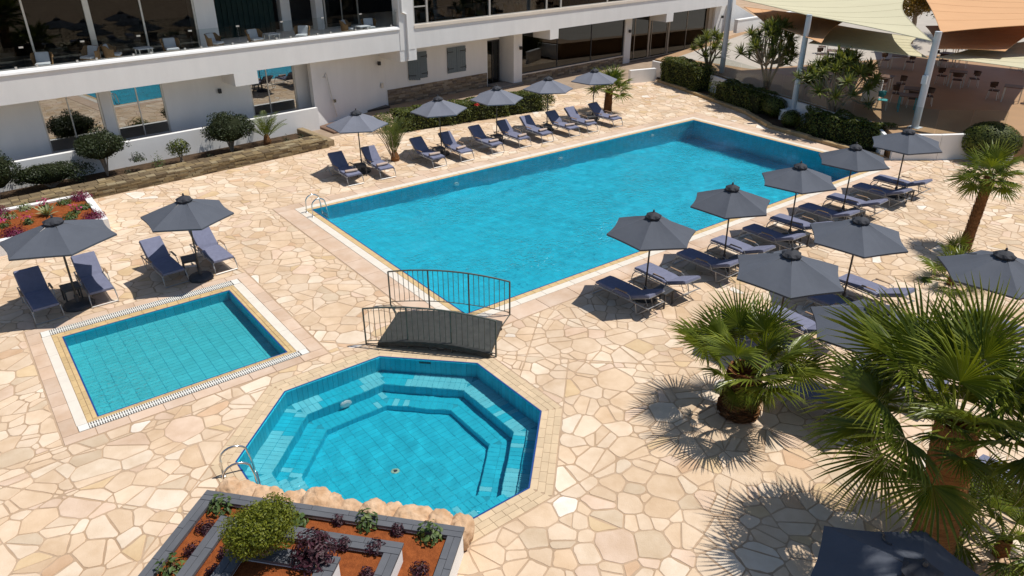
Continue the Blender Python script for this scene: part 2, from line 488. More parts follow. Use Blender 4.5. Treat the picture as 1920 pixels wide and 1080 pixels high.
# leaf clouds ------------------------------------------------------
def leaf_mesh(name, P, N, size, aspect=1.8, fold=0.25, seed=0, shade=None, jitter=0.7, droop=0.0):
    """One mesh of small folded leaves at points P facing roughly along N."""
    g = np.random.default_rng(seed)
    n = len(P)
    nv = N + g.normal(0, jitter, (n, 3)); nv /= np.linalg.norm(nv, axis=1)[:, None] + 1e-9
    t = g.normal(0, 1, (n, 3)); t[:, 2] -= droop
    t -= nv * (t * nv).sum(1)[:, None]; t /= np.linalg.norm(t, axis=1)[:, None] + 1e-9
    b = np.cross(nv, t)
    s = size * g.uniform(0.6, 1.3, n)[:, None]
    v = np.empty((n, 4, 3))
    v[:, 0] = P - t * s * 0.5
    v[:, 1] = P + b * s * 0.5 / aspect + nv * s * fold * 0.5
    v[:, 2] = P + t * s * 0.5
    v[:, 3] = P - b * s * 0.5 / aspect + nv * s * fold * 0.5
    me = D.meshes.new(name)
    me.vertices.add(4 * n); me.loops.add(6 * n); me.polygons.add(2 * n)
    me.vertices.foreach_set('co', v.reshape(-1))
    base = (np.arange(n) * 4)[:, None]
    me.loops.foreach_set('vertex_index', (base + np.array([0, 1, 2, 0, 2, 3])).reshape(-1).astype(np.int32))
    me.polygons.foreach_set('loop_start', (np.arange(2 * n) * 3).astype(np.int32))
    me.polygons.foreach_set('loop_total', np.full(2 * n, 3, dtype=np.int32))
    sh = g.beta(1.6, 2.6, n) if shade is None else np.clip(shade + g.normal(0, 0.12, n), 0, 1)
    at = me.attributes.new('shade', 'FLOAT', 'FACE')
    at.data.foreach_set('value', np.repeat(sh, 2).astype(np.float32))
    me.update(); me.validate()
    return me

def lump(dirs, seed, k=7, amp=0.18):
    g = np.random.default_rng(seed)
    c = g.normal(0, 1, (k, 3)); c /= np.linalg.norm(c, axis=1)[:, None]
    a = g.uniform(-amp, amp * 1.2, k)
    return 1 + (np.exp(-4 * (1 - dirs @ c.T)) * a).sum(1)

def blob_points(n, rad, seed, thick=0.16, amp=0.18, flat=0.0):
    g = np.random.default_rng(seed)
    d = g.normal(0, 1, (n, 3)); d /= np.linalg.norm(d, axis=1)[:, None]
    rr = lump(d, seed, amp=amp) * (1 - np.abs(g.normal(0, thick, n)))
    p = d * rr[:, None] * np.array(rad)
    if flat: p[:, 2] = np.maximum(p[:, 2], -rad[2] * flat)
    return p, d

def core_mb(rad, seed, k=0.78, n=10, m=7, amp=0.18, flat=0.0, zc=0.0):
    mb = MB(); P = []
    for i in range(m + 1):
        th = PI * i / m
        row = []
        for j in range(n + 1):
            ph = 2 * PI * (j % n) / n
            d = np.array([[math.sin(th) * math.cos(ph), math.sin(th) * math.sin(ph), math.cos(th)]])
            q = d[0] * lump(d, seed, amp=amp)[0] * k * np.array(rad)
            z = max(q[2], -rad[2] * flat * k) if flat else q[2]
            row.append((q[0], q[1], z + zc))
        P.append(row)
    return mb.grid(P)

def round_bush(name, label, loc, rad, n, size, lm, seed, trunk=0.0, group=None, cat='bush', aspect=1.7, thick=0.16, amp=0.2, core=0.78, flat=0.0):
    t = thing(name, label, cat, loc, random.uniform(0, 6), group)
    zc = trunk + rad[2] * (flat if flat else 1.0)
    P, N = blob_points(n, rad, seed, thick, amp, flat)
    P = P + np.array([0, 0, zc])
    link('foliage', leaf_mesh('foliage', P, N, size, aspect, seed=seed), lm, t)
    if core: part('dark_core', core_mb(rad, seed, core, amp=amp, flat=flat, zc=zc), M_CORE, t, smooth=True)
    mb = MB()
    for k in range(3 if trunk else 1):
        a = k * 2.1 + seed
        mb.tube([(0.10 * math.cos(a), 0.10 * math.sin(a), -0.05), (0.03 * math.cos(a), 0.03 * math.sin(a), trunk * 0.6), (0.25 * rad[0] * math.cos(a), 0.25 * rad[0] * math.sin(a), zc)], [0.035, 0.028, 0.015], 5)
    part('trunk', mb, M_PALE_TRUNK, t)
    return t

def clump_bush(name, label, loc, rad, n, k, size, lm, seed, cat='bush', trunk=0.15, aspect=1.8, core=0.55):
    """Loose bush of several overlapping leaf clumps of different size, gaps between them."""
    g = np.random.default_rng(seed)
    t = thing(name, label, cat, loc)
    Ps, Ns, stems = [], [], MB()
    for c_ in range(k):
        d = g.normal(0, 1, 3); d[2] = abs(d[2]) * 0.9 - 0.25; d /= np.linalg.norm(d)
        f = g.uniform(0.34, 0.52); q = g.uniform(0.45, 0.72)
        if c_ == 0: d = np.zeros(3); f = 0.6
        c = d * np.array(rad) * q + np.array([0, 0, trunk + rad[2]])
        p, nn = blob_points(int(n / k * (f / 0.42) ** 2), tuple(np.array(rad) * f), seed * 31 + c_, 0.26, 0.35)
        Ps.append(p + c); Ns.append(nn)
        stems.tube([(0, 0, -0.03), tuple(np.array([0, 0, trunk]) * 0.8 + c * 0.25), tuple(c)], [0.028, 0.018, 0.007], 5)
    link('foliage', leaf_mesh('foliage', np.concatenate(Ps), np.concatenate(Ns) + np.array([0, 0, 0.3]), size, aspect, seed=seed), lm, t)
    if core: part('dark_core', core_mb(tuple(np.array(rad) * core), seed, 1.0, zc=trunk + rad[2]), M_CORE, t)
    part('trunk', stems, M_PALE_TRUNK, t)
    return t

def box_hedge(name, label, p0, p1, depth, h, n, size, lm, seed, round_=0.25, z=0.0, group=None, uneven=0.1):
    """Clipped hedge between two ground points, its leaves on a rounded, uneven block."""
    g = np.random.default_rng(seed)
    a = Vector((*p0, z)); b = Vector((*p1, z))
    L = (b - a).length
    t = thing(name, label, 'hedge', (a + b) / 2, math.atan2(b.y - a.y, b.x - a.x), group)
    q = g.uniform(-1, 1, (n, 3))
    ax = g.choice(3, n, p=np.array([0.18, 0.36, 0.46]))
    sg = np.where(g.uniform(0, 1, n) < 0.5, -1.0, 1.0)
    sg[ax == 2] = 1.0
    q[np.arange(n), ax] = sg
    N = np.zeros((n, 3)); N[np.arange(n), ax] = sg
    e = 6.0
    q = q / ((np.abs(q) ** e).sum(1) ** (1 / e))[:, None] * 1.0
    lum = 1 + uneven * (np.sin(q[:, 0] * L * 1.3 + seed) * np.cos(q[:, 1] * 3 + seed * 2) + 0.6 * np.sin(q[:, 0] * L * 3.1 + q[:, 2] * 2 + seed))
    q = q * lum[:, None] * (1 - np.abs(g.normal(0, 0.07, n)))[:, None]
    P = q * np.array([L / 2, depth / 2, h / 2]) + np.array([0, 0, h / 2])
    link('foliage', leaf_mesh('foliage', P, N + np.array([0, 0, 0.25]), size, 1.6, seed=seed), lm, t)
    mb = MB().box(-L / 2 * 0.86, -depth / 2 * 0.8, 0.0, L / 2 * 0.86, depth / 2 * 0.8, h * 0.84, bev=0.1)  # solid dark block added behind the leaves so no light passes through
    part('dark_core', mb, M_CORE, t)
    return t

# ------------------------------------------------------------------ plan geometry
def clip(poly, a, b, c):
    """Part of a convex polygon with a*x + b*y <= c."""
    out = []
    n = len(poly)
    for i in range(n):
        p, q = poly[i], poly[(i + 1) % n]
        dp = a * p[0] + b * p[1] - c; dq = a * q[0] + b * q[1] - c
        if dp <= 0: out.append(p)
        if (dp < 0 < dq) or (dq < 0 < dp):
            s = dp / (dp - dq)
            out.append((p[0] + (q[0] - p[0]) * s, p[1] + (q[1] - p[1]) * s))
    return out

def area(poly):
    return 0.5 * sum(poly[i][0] * poly[(i + 1) % len(poly)][1] - poly[(i + 1) % len(poly)][0] * poly[i][1] for i in range(len(poly)))

def subtract(poly, conv):
    """Convex pieces of poly outside a counter-clockwise convex polygon."""
    out = []; rest = poly
    for i in range(len(conv)):
        (x0, y0), (x1, y1) = conv[i], conv[(i + 1) % len(conv)]
        a, b = (y1 - y0), -(x1 - x0)
        c = a * x0 + b * y0
        o = clip(rest, -a, -b, -c)
        if len(o) > 2 and area(o) > 0.004: out.append(o)
        rest = clip(rest, a, b, c)
        if len(rest) < 3 or area(rest) < 1e-5: break
    return out

def rect(x0, y0, x1, y1): return [(x0, y0), (x1, y0), (x1, y1), (x0, y1)]

A5 = R(5)
def UV2(u, v): return (u * math.cos(A5) - v * math.sin(A5), u * math.sin(A5) + v * math.cos(A5))

OC = (-4.0, -12.92); OA = 2.83
def octagon(ap, c=OC):
    rr = ap / math.cos(PI / 8)
    return [(c[0] + rr * math.cos(PI / 8 + k * PI / 4), c[1] + rr * math.sin(PI / 8 + k * PI / 4)) for k in range(8)]

MAIN = (0.0, -9.6, 20.6, 0.0)
SMALL = (-8.63, -8.53, -4.52, -4.46)
# raised planter at the octagon
PQ = Vector((-7.66, -12.91)); PEX = Vector((0.6622, -0.7494)); PEY = Vector((-0.7494, -0.6622)); PW = 4.58; PD = 4.4
def PL(a, b): q = PQ + PEX * a + PEY * b; return (q.x, q.y)
LEFTPL = rect(-9.6, 2.15, -6.14, 5.35)

# ------------------------------------------------------------------ the ground, with holes for the pools
xs = sorted([-400, 400, MAIN[0], MAIN[2], SMALL[0], SMALL[2], OC[0] - OA, OC[0] + OA])
ys = sorted([-400, 400, MAIN[1], MAIN[3], SMALL[1], SMALL[3], OC[1] - OA, OC[1] + OA])
mb = MB()
def inside(r, x, y): return r[0] < x < r[2] and r[1] < y < r[3]
OBOX = (OC[0] - OA, OC[1] - OA, OC[0] + OA, OC[1] + OA)
for i in range(len(xs) - 1):
    for j in range(len(ys) - 1):
        cx, cy = (xs[i] + xs[i + 1]) / 2, (ys[j] + ys[j + 1]) / 2
        if inside(MAIN, cx, cy) or inside(SMALL, cx, cy) or inside(OBOX, cx, cy): continue
        mb.add([(x, y, 0) for x, y in rect(xs[i], ys[j], xs[i + 1], ys[j + 1])], [(0, 1, 2, 3)])
for q in subtract(rect(*OBOX), octagon(OA)):
    mb.add([(x, y, 0) for x, y in q], [tuple(range(len(q)))])
ground = part('ground', mb, M_MORTAR)
tag(ground, 'sandy mortar ground under the crazy paving of the pool deck', kind='structure')

# ------------------------------------------------------------------ crazy paving
EXCL = [rect(-1.15, -10.72, 21.9, 0.95), rect(-9.40, -9.22, -3.70, -3.56), octagon(OA + 0.47), LEFTPL,
        [PL(0.06, PD), PL(PW - 0.06, PD), PL(PW - 0.06, 0.06), PL(0.06, 0.06)],
        [UV2(-30, 6.42), UV2(4.45, 6.42), UV2(4.45, 40), UV2(-30, 40)],
        [UV2(4.45, 8.0), UV2(60, 5.6), UV2(60, 40), UV2(4.45, 40)],
        [(26.2, 7.4), (23.9, -0.95), (23.9, -40), (70, -40), (70, 30), (26.2, 30)],
        [(23.9, -0.95), (22.5, -3.2), (22.5, -9.6), (23.9, -10.6)], [(22.5, -3.2), (22.0, -7.9), (22.5, -9.4)]]
for e in EXCL:
    if area(e) < 0: e.reverse()

def in_conv(p, e):
    for i in range(len(e)):
        (x0, y0), (x1, y1) = e[i], e[(i + 1) % len(e)]
        if (x1 - x0) * (p[1] - y0) - (y1 - y0) * (p[0] - x0) < 0: return False
    return True

def crazy_paving():
    g = np.random.default_rng(5)
    cell = 0.45
    grid = {}
    sites = []
    def try_add(x, y, r):
        ci, cj = int(math.floor(x / cell)), int(math.floor(y / cell))
        for i in range(ci - 2, ci + 3):
            for j in range(cj - 2, cj + 3):
                for (qx, qy, qr) in grid.get((i, j), ()):
                    if (qx - x) ** 2 + (qy - y) ** 2 < (0.86 * (r + qr)) ** 2: return
        grid.setdefault((ci, cj), []).append((x, y, r)); sites.append((x, y, r))
    x0, x1, y0, y1 = -13.5, 29.0, -27.0, 9.5
    for lo, hi, n in ((0.29, 0.41, 2600), (0.205, 0.30, 12000), (0.13, 0.21, 34000), (0.07, 0.11, 18000)):
        X = g.uniform(x0, x1, n); Y = g.uniform(y0, y1, n); Rr = g.uniform(lo, hi, n)
        for x, y, r in zip(X, Y, Rr):
            if not in_view((x, y, 0), 330): continue
            try_add(x, y, r)
    out = []
    for (x, y, r) in sites:
        if any(deep((x, y), e) for e in EXCL): continue
        poly = rect(x - 1.1, y - 1.1, x + 1.1, y + 1.1)
        ci, cj = int(math.floor(x / cell)), int(math.floor(y / cell))
        nb = []
        for i in range(ci - 4, ci + 5):
            for j in range(cj - 4, cj + 5):
                nb += [q for q in grid.get((i, j), ()) if q[0] != x or q[1] != y]
        nb.sort(key=lambda q: (q[0] - x) ** 2 + (q[1] - y) ** 2)
        for qx, qy, qr in nb[:26]:
            dx, dy = qx - x, qy - y
            c = (qx * qx + qy * qy - x * x - y * y + r * r - qr * qr) / 2
            poly = clip(poly, dx, dy, c)
            if len(poly) < 3: break
        if len(poly) < 3: continue
        pieces = [poly]
        ar = area(poly)
        for _ in range(1):
            nxt = []
            for q in pieces:
                if area(q) > 0.09 and g.uniform() < min(0.75, 0.12 + area(q) * 2.0):
                    cx = sum(p[0] for p in q) / len(q) + g.normal(0, 0.06); cy = sum(p[1] for p in q) / len(q) + g.normal(0, 0.06)
                    a = g.uniform(0, PI); nx, ny = math.cos(a), math.sin(a); c = nx * cx + ny * cy
                    h = [clip(q, nx, ny, c), clip(q, -nx, -ny, -c)]
                    if all(len(k) > 2 and area(k) > 0.045 for k in h): nxt += h; continue
                nxt.append(q)
            pieces = nxt
        for e in EXCL:
            nxt = []
            for q in pieces: nxt += subtract(q, e)
            pieces = nxt
        out += [q for q in pieces if area(q) > 0.008]
    return out

def deep(p, e, d=0.9):
    for i in range(len(e)):
        (x0, y0), (x1, y1) = e[i], e[(i + 1) % len(e)]
        if ((x1 - x0) * (p[1] - y0) - (y1 - y0) * (p[0] - x0)) / math.hypot(x1 - x0, y1 - y0) < d: return False
    return True

def stone_outline(poly, rr):
    """Inset for the joint, corners knocked off, edges a little wavy."""
    gap = rr.uniform(0.008, 0.018)
    q = poly
    n = len(poly)
    for i in range(n):
        (x0, y0), (x1, y1) = poly[i], poly[(i + 1) % n]
        l = math.hypot(x1 - x0, y1 - y0)
        if l < 1e-5: continue
        a, b = (y1 - y0) / l, -(x1 - x0) / l
        q = clip(q, a, b, a * x0 + b * y0 - gap)
        if len(q) < 3: return None
    if area(q) < 0.004: return None
    out = []
    n = len(q)
    for i in range(n):
        p0, p1, p2 = q[i - 1], q[i], q[(i + 1) % n]
        l0 = math.hypot(p0[0] - p1[0], p0[1] - p1[1]); l2 = math.hypot(p2[0] - p1[0], p2[1] - p1[1])
        if min(l0, l2) < 0.05:
            out.append(p1); continue
        k = rr.uniform(0.012, 0.05)
        k0, k2 = min(k, l0 * 0.3), min(k * rr.uniform(0.6, 1.5), l2 * 0.3)
        out.append((p1[0] + (p0[0] - p1[0]) * k0 / l0, p1[1] + (p0[1] - p1[1]) * k0 / l0))
        out.append((p1[0] + (p2[0] - p1[0]) * k2 / l2, p1[1] + (p2[1] - p1[1]) * k2 / l2))
        if l2 > 0.32:
            s = rr.uniform(0.35, 0.65); w_ = rr.uniform(-0.002, 0.016)
            nx, ny = (p2[1] - p1[1]) / l2, -(p2[0] - p1[0]) / l2
            out.append((p1[0] + (p2[0] - p1[0]) * s - nx * w_, p1[1] + (p2[1] - p1[1]) * s - ny * w_))
    return out

PALETTE = [((0.645, 0.508, 0.375), 7), ((0.668, 0.540, 0.412), 5), ((0.620, 0.478, 0.342), 5), ((0.695, 0.588, 0.468), 2.0), ((0.600, 0.450, 0.310), 1.8),
           ((0.585, 0.440, 0.275), 0.8), ((0.635, 0.488, 0.375), 1.6), ((0.75, 0.69, 0.62), 0.22), ((0.580, 0.405, 0.270), 0.45), ((0.575, 0.462, 0.340), 1.0)]
rr = random.Random(3)
stones = []
for poly in crazy_paving():
    o = stone_outline(poly, rr)
    if o is None or len(o) < 3: continue
    c = rr.choices([p for p, _ in PALETTE], [q for _, q in PALETTE])[0]
    k = rr.uniform(0.93, 1.06)
    cx = sum(p[0] for p in o) / len(o); cy = sum(p[1] for p in o) / len(o)
    q = px((cx, cy, 0))
    on = q is not None and -20 < q[0] < 1940 and -20 < q[1] < 1100
    show = area(o) / q[2] ** 2 * abs(CAM.z / q[2]) if on else 0
    stones.append((show, o, tuple(min(0.85, a * k) for a in c), rr.uniform(0.006, 0.010), (cx, cy)))
stones.sort(key=lambda s: -s[0])
rest = MB()
for k, (show, o, c, h, (cx, cy)) in enumerate(stones):
    if k < 300 and show > 0:
        m1 = MB(); m1.prism([(x - cx, y - cy) for x, y in o], -0.004, h, c, 0.005)
        part('paving_stone', m1, M_STONE, ground, loc=(cx, cy, 0))
    else:
        rest.prism(o, -0.004, h, c, 0.005)
part('paving_stones', rest, M_STONE, ground, kind='stuff')

# apron slabs: the smoother slabs that frame the two square pools
def slab_ring(parent, name, m, outer, inner, step, z0, z1, gap=0.006, sides='lrtb', seed=1, bev=0.004, kind=None, skip=None):
    rr = random.Random(seed)
    (ox0, oy0, ox1, oy1), (ix0, iy0, ix1, iy1) = outer, inner
    bands = []
    if 't' in sides: bands.append(('x', ox0, ox1, iy1, oy1))
    if 'b' in sides: bands.append(('x', ox0, ox1, oy0, iy0))
    if 'l' in sides: bands.append(('y', iy0, iy1, ox0, ix0))
    if 'r' in sides: bands.append(('y', iy0, iy1, ix1, ox1))
    joined = MB()
    for ax, a0, a1, b0, b1 in bands:
        n = max(1, round((a1 - a0) / step)); e = [a0 + (a1 - a0) * i / n for i in range(n + 1)]
        for i in range(1, n): e[i] += rr.uniform(-0.08, 0.08) * step
        for i in range(n):
            x0, x1, y0, y1 = (e[i] + gap, e[i + 1] - gap, b0 + gap, b1 - gap) if ax == 'x' else (b0 + gap, b1 - gap, e[i] + gap, e[i + 1] - gap)
            if skip and skip((x0 + x1) / 2, (y0 + y1) / 2): continue
            cx, cy = (x0 + x1) / 2, (y0 + y1) / 2
            zz = z1 + rr.uniform(-0.001, 0.001)
            if kind == 'stuff': joined.box(x0, y0, z0, x1, y1, zz, bev=bev)
            else: part(name, MB().box(x0 - cx, y0 - cy, z0, x1 - cx, y1 - cy, zz, bev=bev), m, parent, loc=(cx, cy, 0))
    if kind == 'stuff': part(name, joined, m, parent, kind='stuff')

slab_ring(ground, 'apron_slab', M_APRON, (-1.13, -10.70, 21.88, 0.93), (-0.50, -10.08, 21.1, 0.46), 1.05, -0.004, 0.013, seed=4)
slab_ring(ground, 'apron_slab', M_APRON, (-9.38, -9.20, -3.72, -3.58), (-9.08, -8.90, -4.05, -3.86), 0.62, -0.004, 0.013, seed=5)

# ------------------------------------------------------------------ pools
def wall_quad(mb, a, b, z0a, z0b, z1):
    mb.add([(a[0], a[1], z0a), (b[0], b[1], z0b), (b[0], b[1], z1), (a[0], a[1], z1)], [(0, 1, 2, 3)])

def ring_strip(mb, poly, w_, z):
    """Flat strip of width w_ outside a ccw polygon."""
    n = len(poly)
    cx = sum(p[0] for p in poly) / n; cy = sum(p[1] for p in poly) / n
    nrm = []
    for i in range(n):
        (x0, y0), (x1, y1) = poly[i], poly[(i + 1) % n]
        l = math.hypot(x1 - x0, y1 - y0); nrm.append(((y1 - y0) / l, -(x1 - x0) / l))
    out = []
    for i in range(n):
        a, b = nrm[i - 1], nrm[i]
        k = w_ / (1 + a[0] * b[0] + a[1] * b[1])
        out.append((poly[i][0] + (a[0] + b[0]) * k, poly[i][1] + (a[1] + b[1]) * k))
    vs = [(x, y, z) for x, y in poly] + [(x, y, z) for x, y in out]
    mb.add(vs, [(i, n + i, n + (i + 1) % n, (i + 1) % n) for i in range(n)])
    return out

def water_sheet(parent, bbox, z, step, amp, m, seed, clip_to=None, lam=(0.25, 1.1)):
    x0, y0, x1, y1 = bbox
    nx, ny = int((x1 - x0) / step), int((y1 - y0) / step)
    X, Y = np.meshgrid(np.linspace(x0, x1, nx + 1), np.linspace(y0, y1, ny + 1), indexing='ij')
    g = np.random.default_rng(seed); H = np.zeros_like(X)
    for _ in range(30):
        l = g.uniform(*lam); a = g.uniform(0, 2 * PI)
        H += l ** 1.3 * np.sin(2 * PI / l * (X * math.cos(a) + Y * math.sin(a)) + g.uniform(0, 6.28))
    V = np.stack([X, Y, z + amp * H], -1).reshape(-1, 3)
    idx = np.arange((nx + 1) * (ny + 1)).reshape(nx + 1, ny + 1)
    Fq = np.stack([idx[:-1, :-1], idx[1:, :-1], idx[1:, 1:], idx[:-1, 1:]], -1).reshape(-1, 4)
    if clip_to is not None:
        c = V[Fq].mean(1); keep = np.ones(len(Fq), bool)
        for i in range(len(clip_to)):
            (ax, ay), (bx, by) = clip_to[i], clip_to[(i + 1) % len(clip_to)]
            keep &= ((bx - ax) * (c[:, 1] - ay) - (by - ay) * (c[:, 0] - ax)) > 0
        Fq = Fq[keep]
    me = D.meshes.new('water'); me.from_pydata(V.tolist(), [], Fq.tolist())
    if clip_to is not None:
        import bmesh
        b = bmesh.new(); b.from_mesh(me); bmesh.ops.delete(b, geom=[v for v in b.verts if not v.link_faces], context='VERTS'); b.to_mesh(me); b.free()
    o = link('water', me, m, parent, smooth=True, kind='structure')
    o.cycles.is_caustics_caster = True
    return o

# the big pool
pool = thing('swimming_pool', 'long rectangular turquoise swimming pool between two rows of loungers', 'pool')
x0, y0, x1, y1 = MAIN
dz = lambda x: -1.20 - 1.75 * min(1, x / 20.6)
mb = MB(); mb.uv = True
C = rect(*MAIN)
for i in range(4):
    a, b = C[(i + 1) % 4], C[i]
    wall_quad(mb, a, b, dz(a[0]), dz(b[0]), 0.008)
part('basin_wall', mb, M_POOLWALL, pool)
mb = MB(); mb.uv = True
for i in range(20):
    xa, xb = x0 + (x1 - x0) * i / 20, x0 + (x1 - x0) * (i + 1) / 20
    mb.add([(xa, y0, dz(xa)), (xb, y0, dz(xb)), (xb, y1, dz(xb)), (xa, y1, dz(xa))], [(0, 1, 2, 3)])
part('basin_floor', mb, M_POOLTILE, pool)
mb = MB(); ring_strip(mb, C, 0.035, 0.010); part('blue_edge', mb, M_BLUEEDGE, pool)
slab_ring(pool, 'edge_tiles', M_COPY, (-0.22, -9.82, 20.82, 0.20), (-0.035, -9.635, 20.635, 0.035), 0.3, -0.004, 0.014, 0.004, kind='stuff', seed=8)
slab_ring(pool, 'border_slab', M_BAND, (-0.50, -10.08, 21.1, 0.46), (-0.22, -9.82, 20.82, 0.20), 1.0, -0.004, 0.015, 0.005, seed=9)
water_sheet(pool, MAIN, -0.035, 0.075, 0.00075, M_WATER_BIG, 3)
for lx in (6.1, 11.64, 17.56):
    mb = MB()
    n = 14
    for r_, y_ in ((0.12, -0.004), (0.12, -0.03), (0.095, -0.045)):
        mb.v += [(lx + r_ * math.cos(2 * PI * k / n), y_, -0.85 + r_ * 1.6 * math.sin(2 * PI * k / n)) for k in range(n)]
    for i in range(2): mb.f += [(i * n + k, i * n + (k + 1) % n, (i + 1) * n + (k + 1) % n, (i + 1) * n + k) for k in range(n)]
    mb.f.append(tuple(range(2 * n, 3 * n)))
    part('pool_light', mb, M_LAMP, pool)

def tiles(parent, name, items, limit=300, joined_name=None):
    """items: (matrix, size, material). The pieces that show largest are parts, the rest one joined part per material."""
    data = {}
    scored = []
    for M, s, m in items:
        c = M.translation; q = px(c)
        on = q is not None and -20 < q[0] < 1940 and -20 < q[1] < 1100
        scored.append((s[0] * s[1] / q[2] ** 2 if on else 0, M, s, m))
    scored.sort(key=lambda t: -t[0])
    left = {}
    for k, (sc, M, s, m) in enumerate(scored):
        if k < limit and sc > 0:
            key = (round(s[0], 3), round(s[1], 3), round(s[2], 3), m.name)
            if key not in data:
                me = MB().box(-s[0] / 2, -s[1] / 2, 0, s[0] / 2, s[1] / 2, s[2], bev=min(0.002, s[2] / 3)).mesh(name)
                me.materials.append(m); data[key] = me
            o = D.objects.new(name, data[key]); COL.objects.link(o); o.parent = parent; o.matrix_local = M
        else:
            left.setdefault(m.name, MB()).box(-s[0] / 2, -s[1] / 2, 0, s[0] / 2, s[1] / 2, s[2], M)
    for mn, b in left.items():
        part(joined_name or name + 's', b, MATS[mn], parent, kind='stuff')

# the small square pool
kid = thing('paddling_pool', 'small square shallow turquoise pool framed in white gratings', 'pool')
x0, y0, x1, y1 = SMALL
C = rect(*SMALL); ZS = -0.58
mb = MB(); mb.uv = True
for i in range(4): wall_quad(mb, C[(i + 1) % 4], C[i], ZS, ZS, 0.008)
part('basin_wall', mb, M_POOLWALL, kid)
mb = MB(); mb.add([(*p, ZS) for p in C], [(0, 1, 2, 3)]); part('basin_floor', mb, M_GROUT, kid)
nx_, ny_ = 14, 27
tw, th = (x1 - x0) / nx_, (y1 - y0) / ny_
tiles(kid, 'floor_tile', [(Matrix.Translation((x0 + tw * (i + 0.5), y0 + th * (j + 0.5), ZS)), (tw - 0.011, th - 0.007, 0.008), M_T_SMALL) for i in range(nx_) for j in range(ny_)])
mb = MB(); ring_strip(mb, C, 0.03, 0.010); part('blue_edge', mb, M_BLUEEDGE, kid)
slab_ring(kid, 'coping_tile', M_COPY, (x0 - 0.125, y0 - 0.07, x1 + 0.115, y1 + 0.14), (x0 - 0.03, y0 - 0.03, x1 + 0.03, y1 + 0.03), 0.3, -0.004, 0.016, 0.004, seed=12)
slab_ring(kid, 'coping_tile', M_COPY, (x0 - 0.24, y0 - 0.13, x1 + 0.22, y1 + 0.27), (x0 - 0.125, y0 - 0.07, x1 + 0.115, y1 + 0.14), 0.3, -0.004, 0.014, 0.005, seed=13)
slab_ring(kid, 'border_slab', M_BAND, (-9.08, -8.90, -4.05, -3.86), (x0 - 0.24, y0 - 0.13, x1 + 0.22, y1 + 0.27), 1.0, -0.004, 0.015, 0.003, 'lr', seed=14)
for (ya, yb) in ((y1 + 0.27, -3.86), (-8.90, y0 - 0.13)):
    mb = MB(); mb.add([(-9.07, ya + 0.006, 0.003), (-4.06, ya + 0.006, 0.003), (-4.06, yb - 0.006, 0.003), (-9.07, yb - 0.006, 0.003)], [(0, 1, 2, 3)])
    part('gutter_channel', mb, M_GUTTER, kid)
    mb = MB()
    for sgn in (-9.06, -4.26): mb.box(sgn, ya + 0.01, 0.0, sgn + 0.19, yb - 0.01, 0.016)
    n = 92
    for i in range(n):
        gx = -8.855 + i * (4.58 / n)
        mb.box(gx, ya + 0.012, 0.004, gx + 0.026, yb - 0.012, 0.018)
    mid = (ya + yb) / 2
    mb.box(-8.86, mid - 0.012, 0.003, -4.27, mid + 0.012, 0.0165)
    part('gutter_grating', mb, M_GRATE, kid, kind='stuff')
water_sheet(kid, SMALL, -0.03, 0.04, 0.0006, M_WATER_SML, 4, lam=(0.2, 0.8))

# the octagonal pool with its two underwater benches
octo = thing('octagonal_pool', 'octagonal turquoise pool with stepped underwater benches beside the bridge', 'pool')
LEV = [(OA, -0.70), (2.29, -1.09), (1.80, -1.31)]
mb = MB()
prev = 0.008
for ap, z in LEV:
    P_ = octagon(ap)
    for i in range(8): wall_quad(mb, P_[(i + 1) % 8], P_[i], z, z, prev)
    prev = z
for k in range(2):
    a, b = octagon(LEV[k][0]), octagon(LEV[k + 1][0])
    for i in range(8):
        j = (i + 1) % 8
        mb.add([(*a[i], LEV[k][1]), (*a[j], LEV[k][1]), (*b[j], LEV[k][1]), (*b[i], LEV[k][1])], [(0, 1, 2, 3)])
mb.add([(*p, LEV[2][1]) for p in octagon(LEV[2][0])], [tuple(range(8))])
part('basin_shell', mb, M_GROUT, octo)
PLANTER_POLY = [PL(0.0, PD), PL(PW, PD), PL(PW, -0.12), PL(0.0, -0.12)]
rr = random.Random(21)
wall_items, bench_items, floor_items, cop_items = [], [], [], []
prev = 0.0
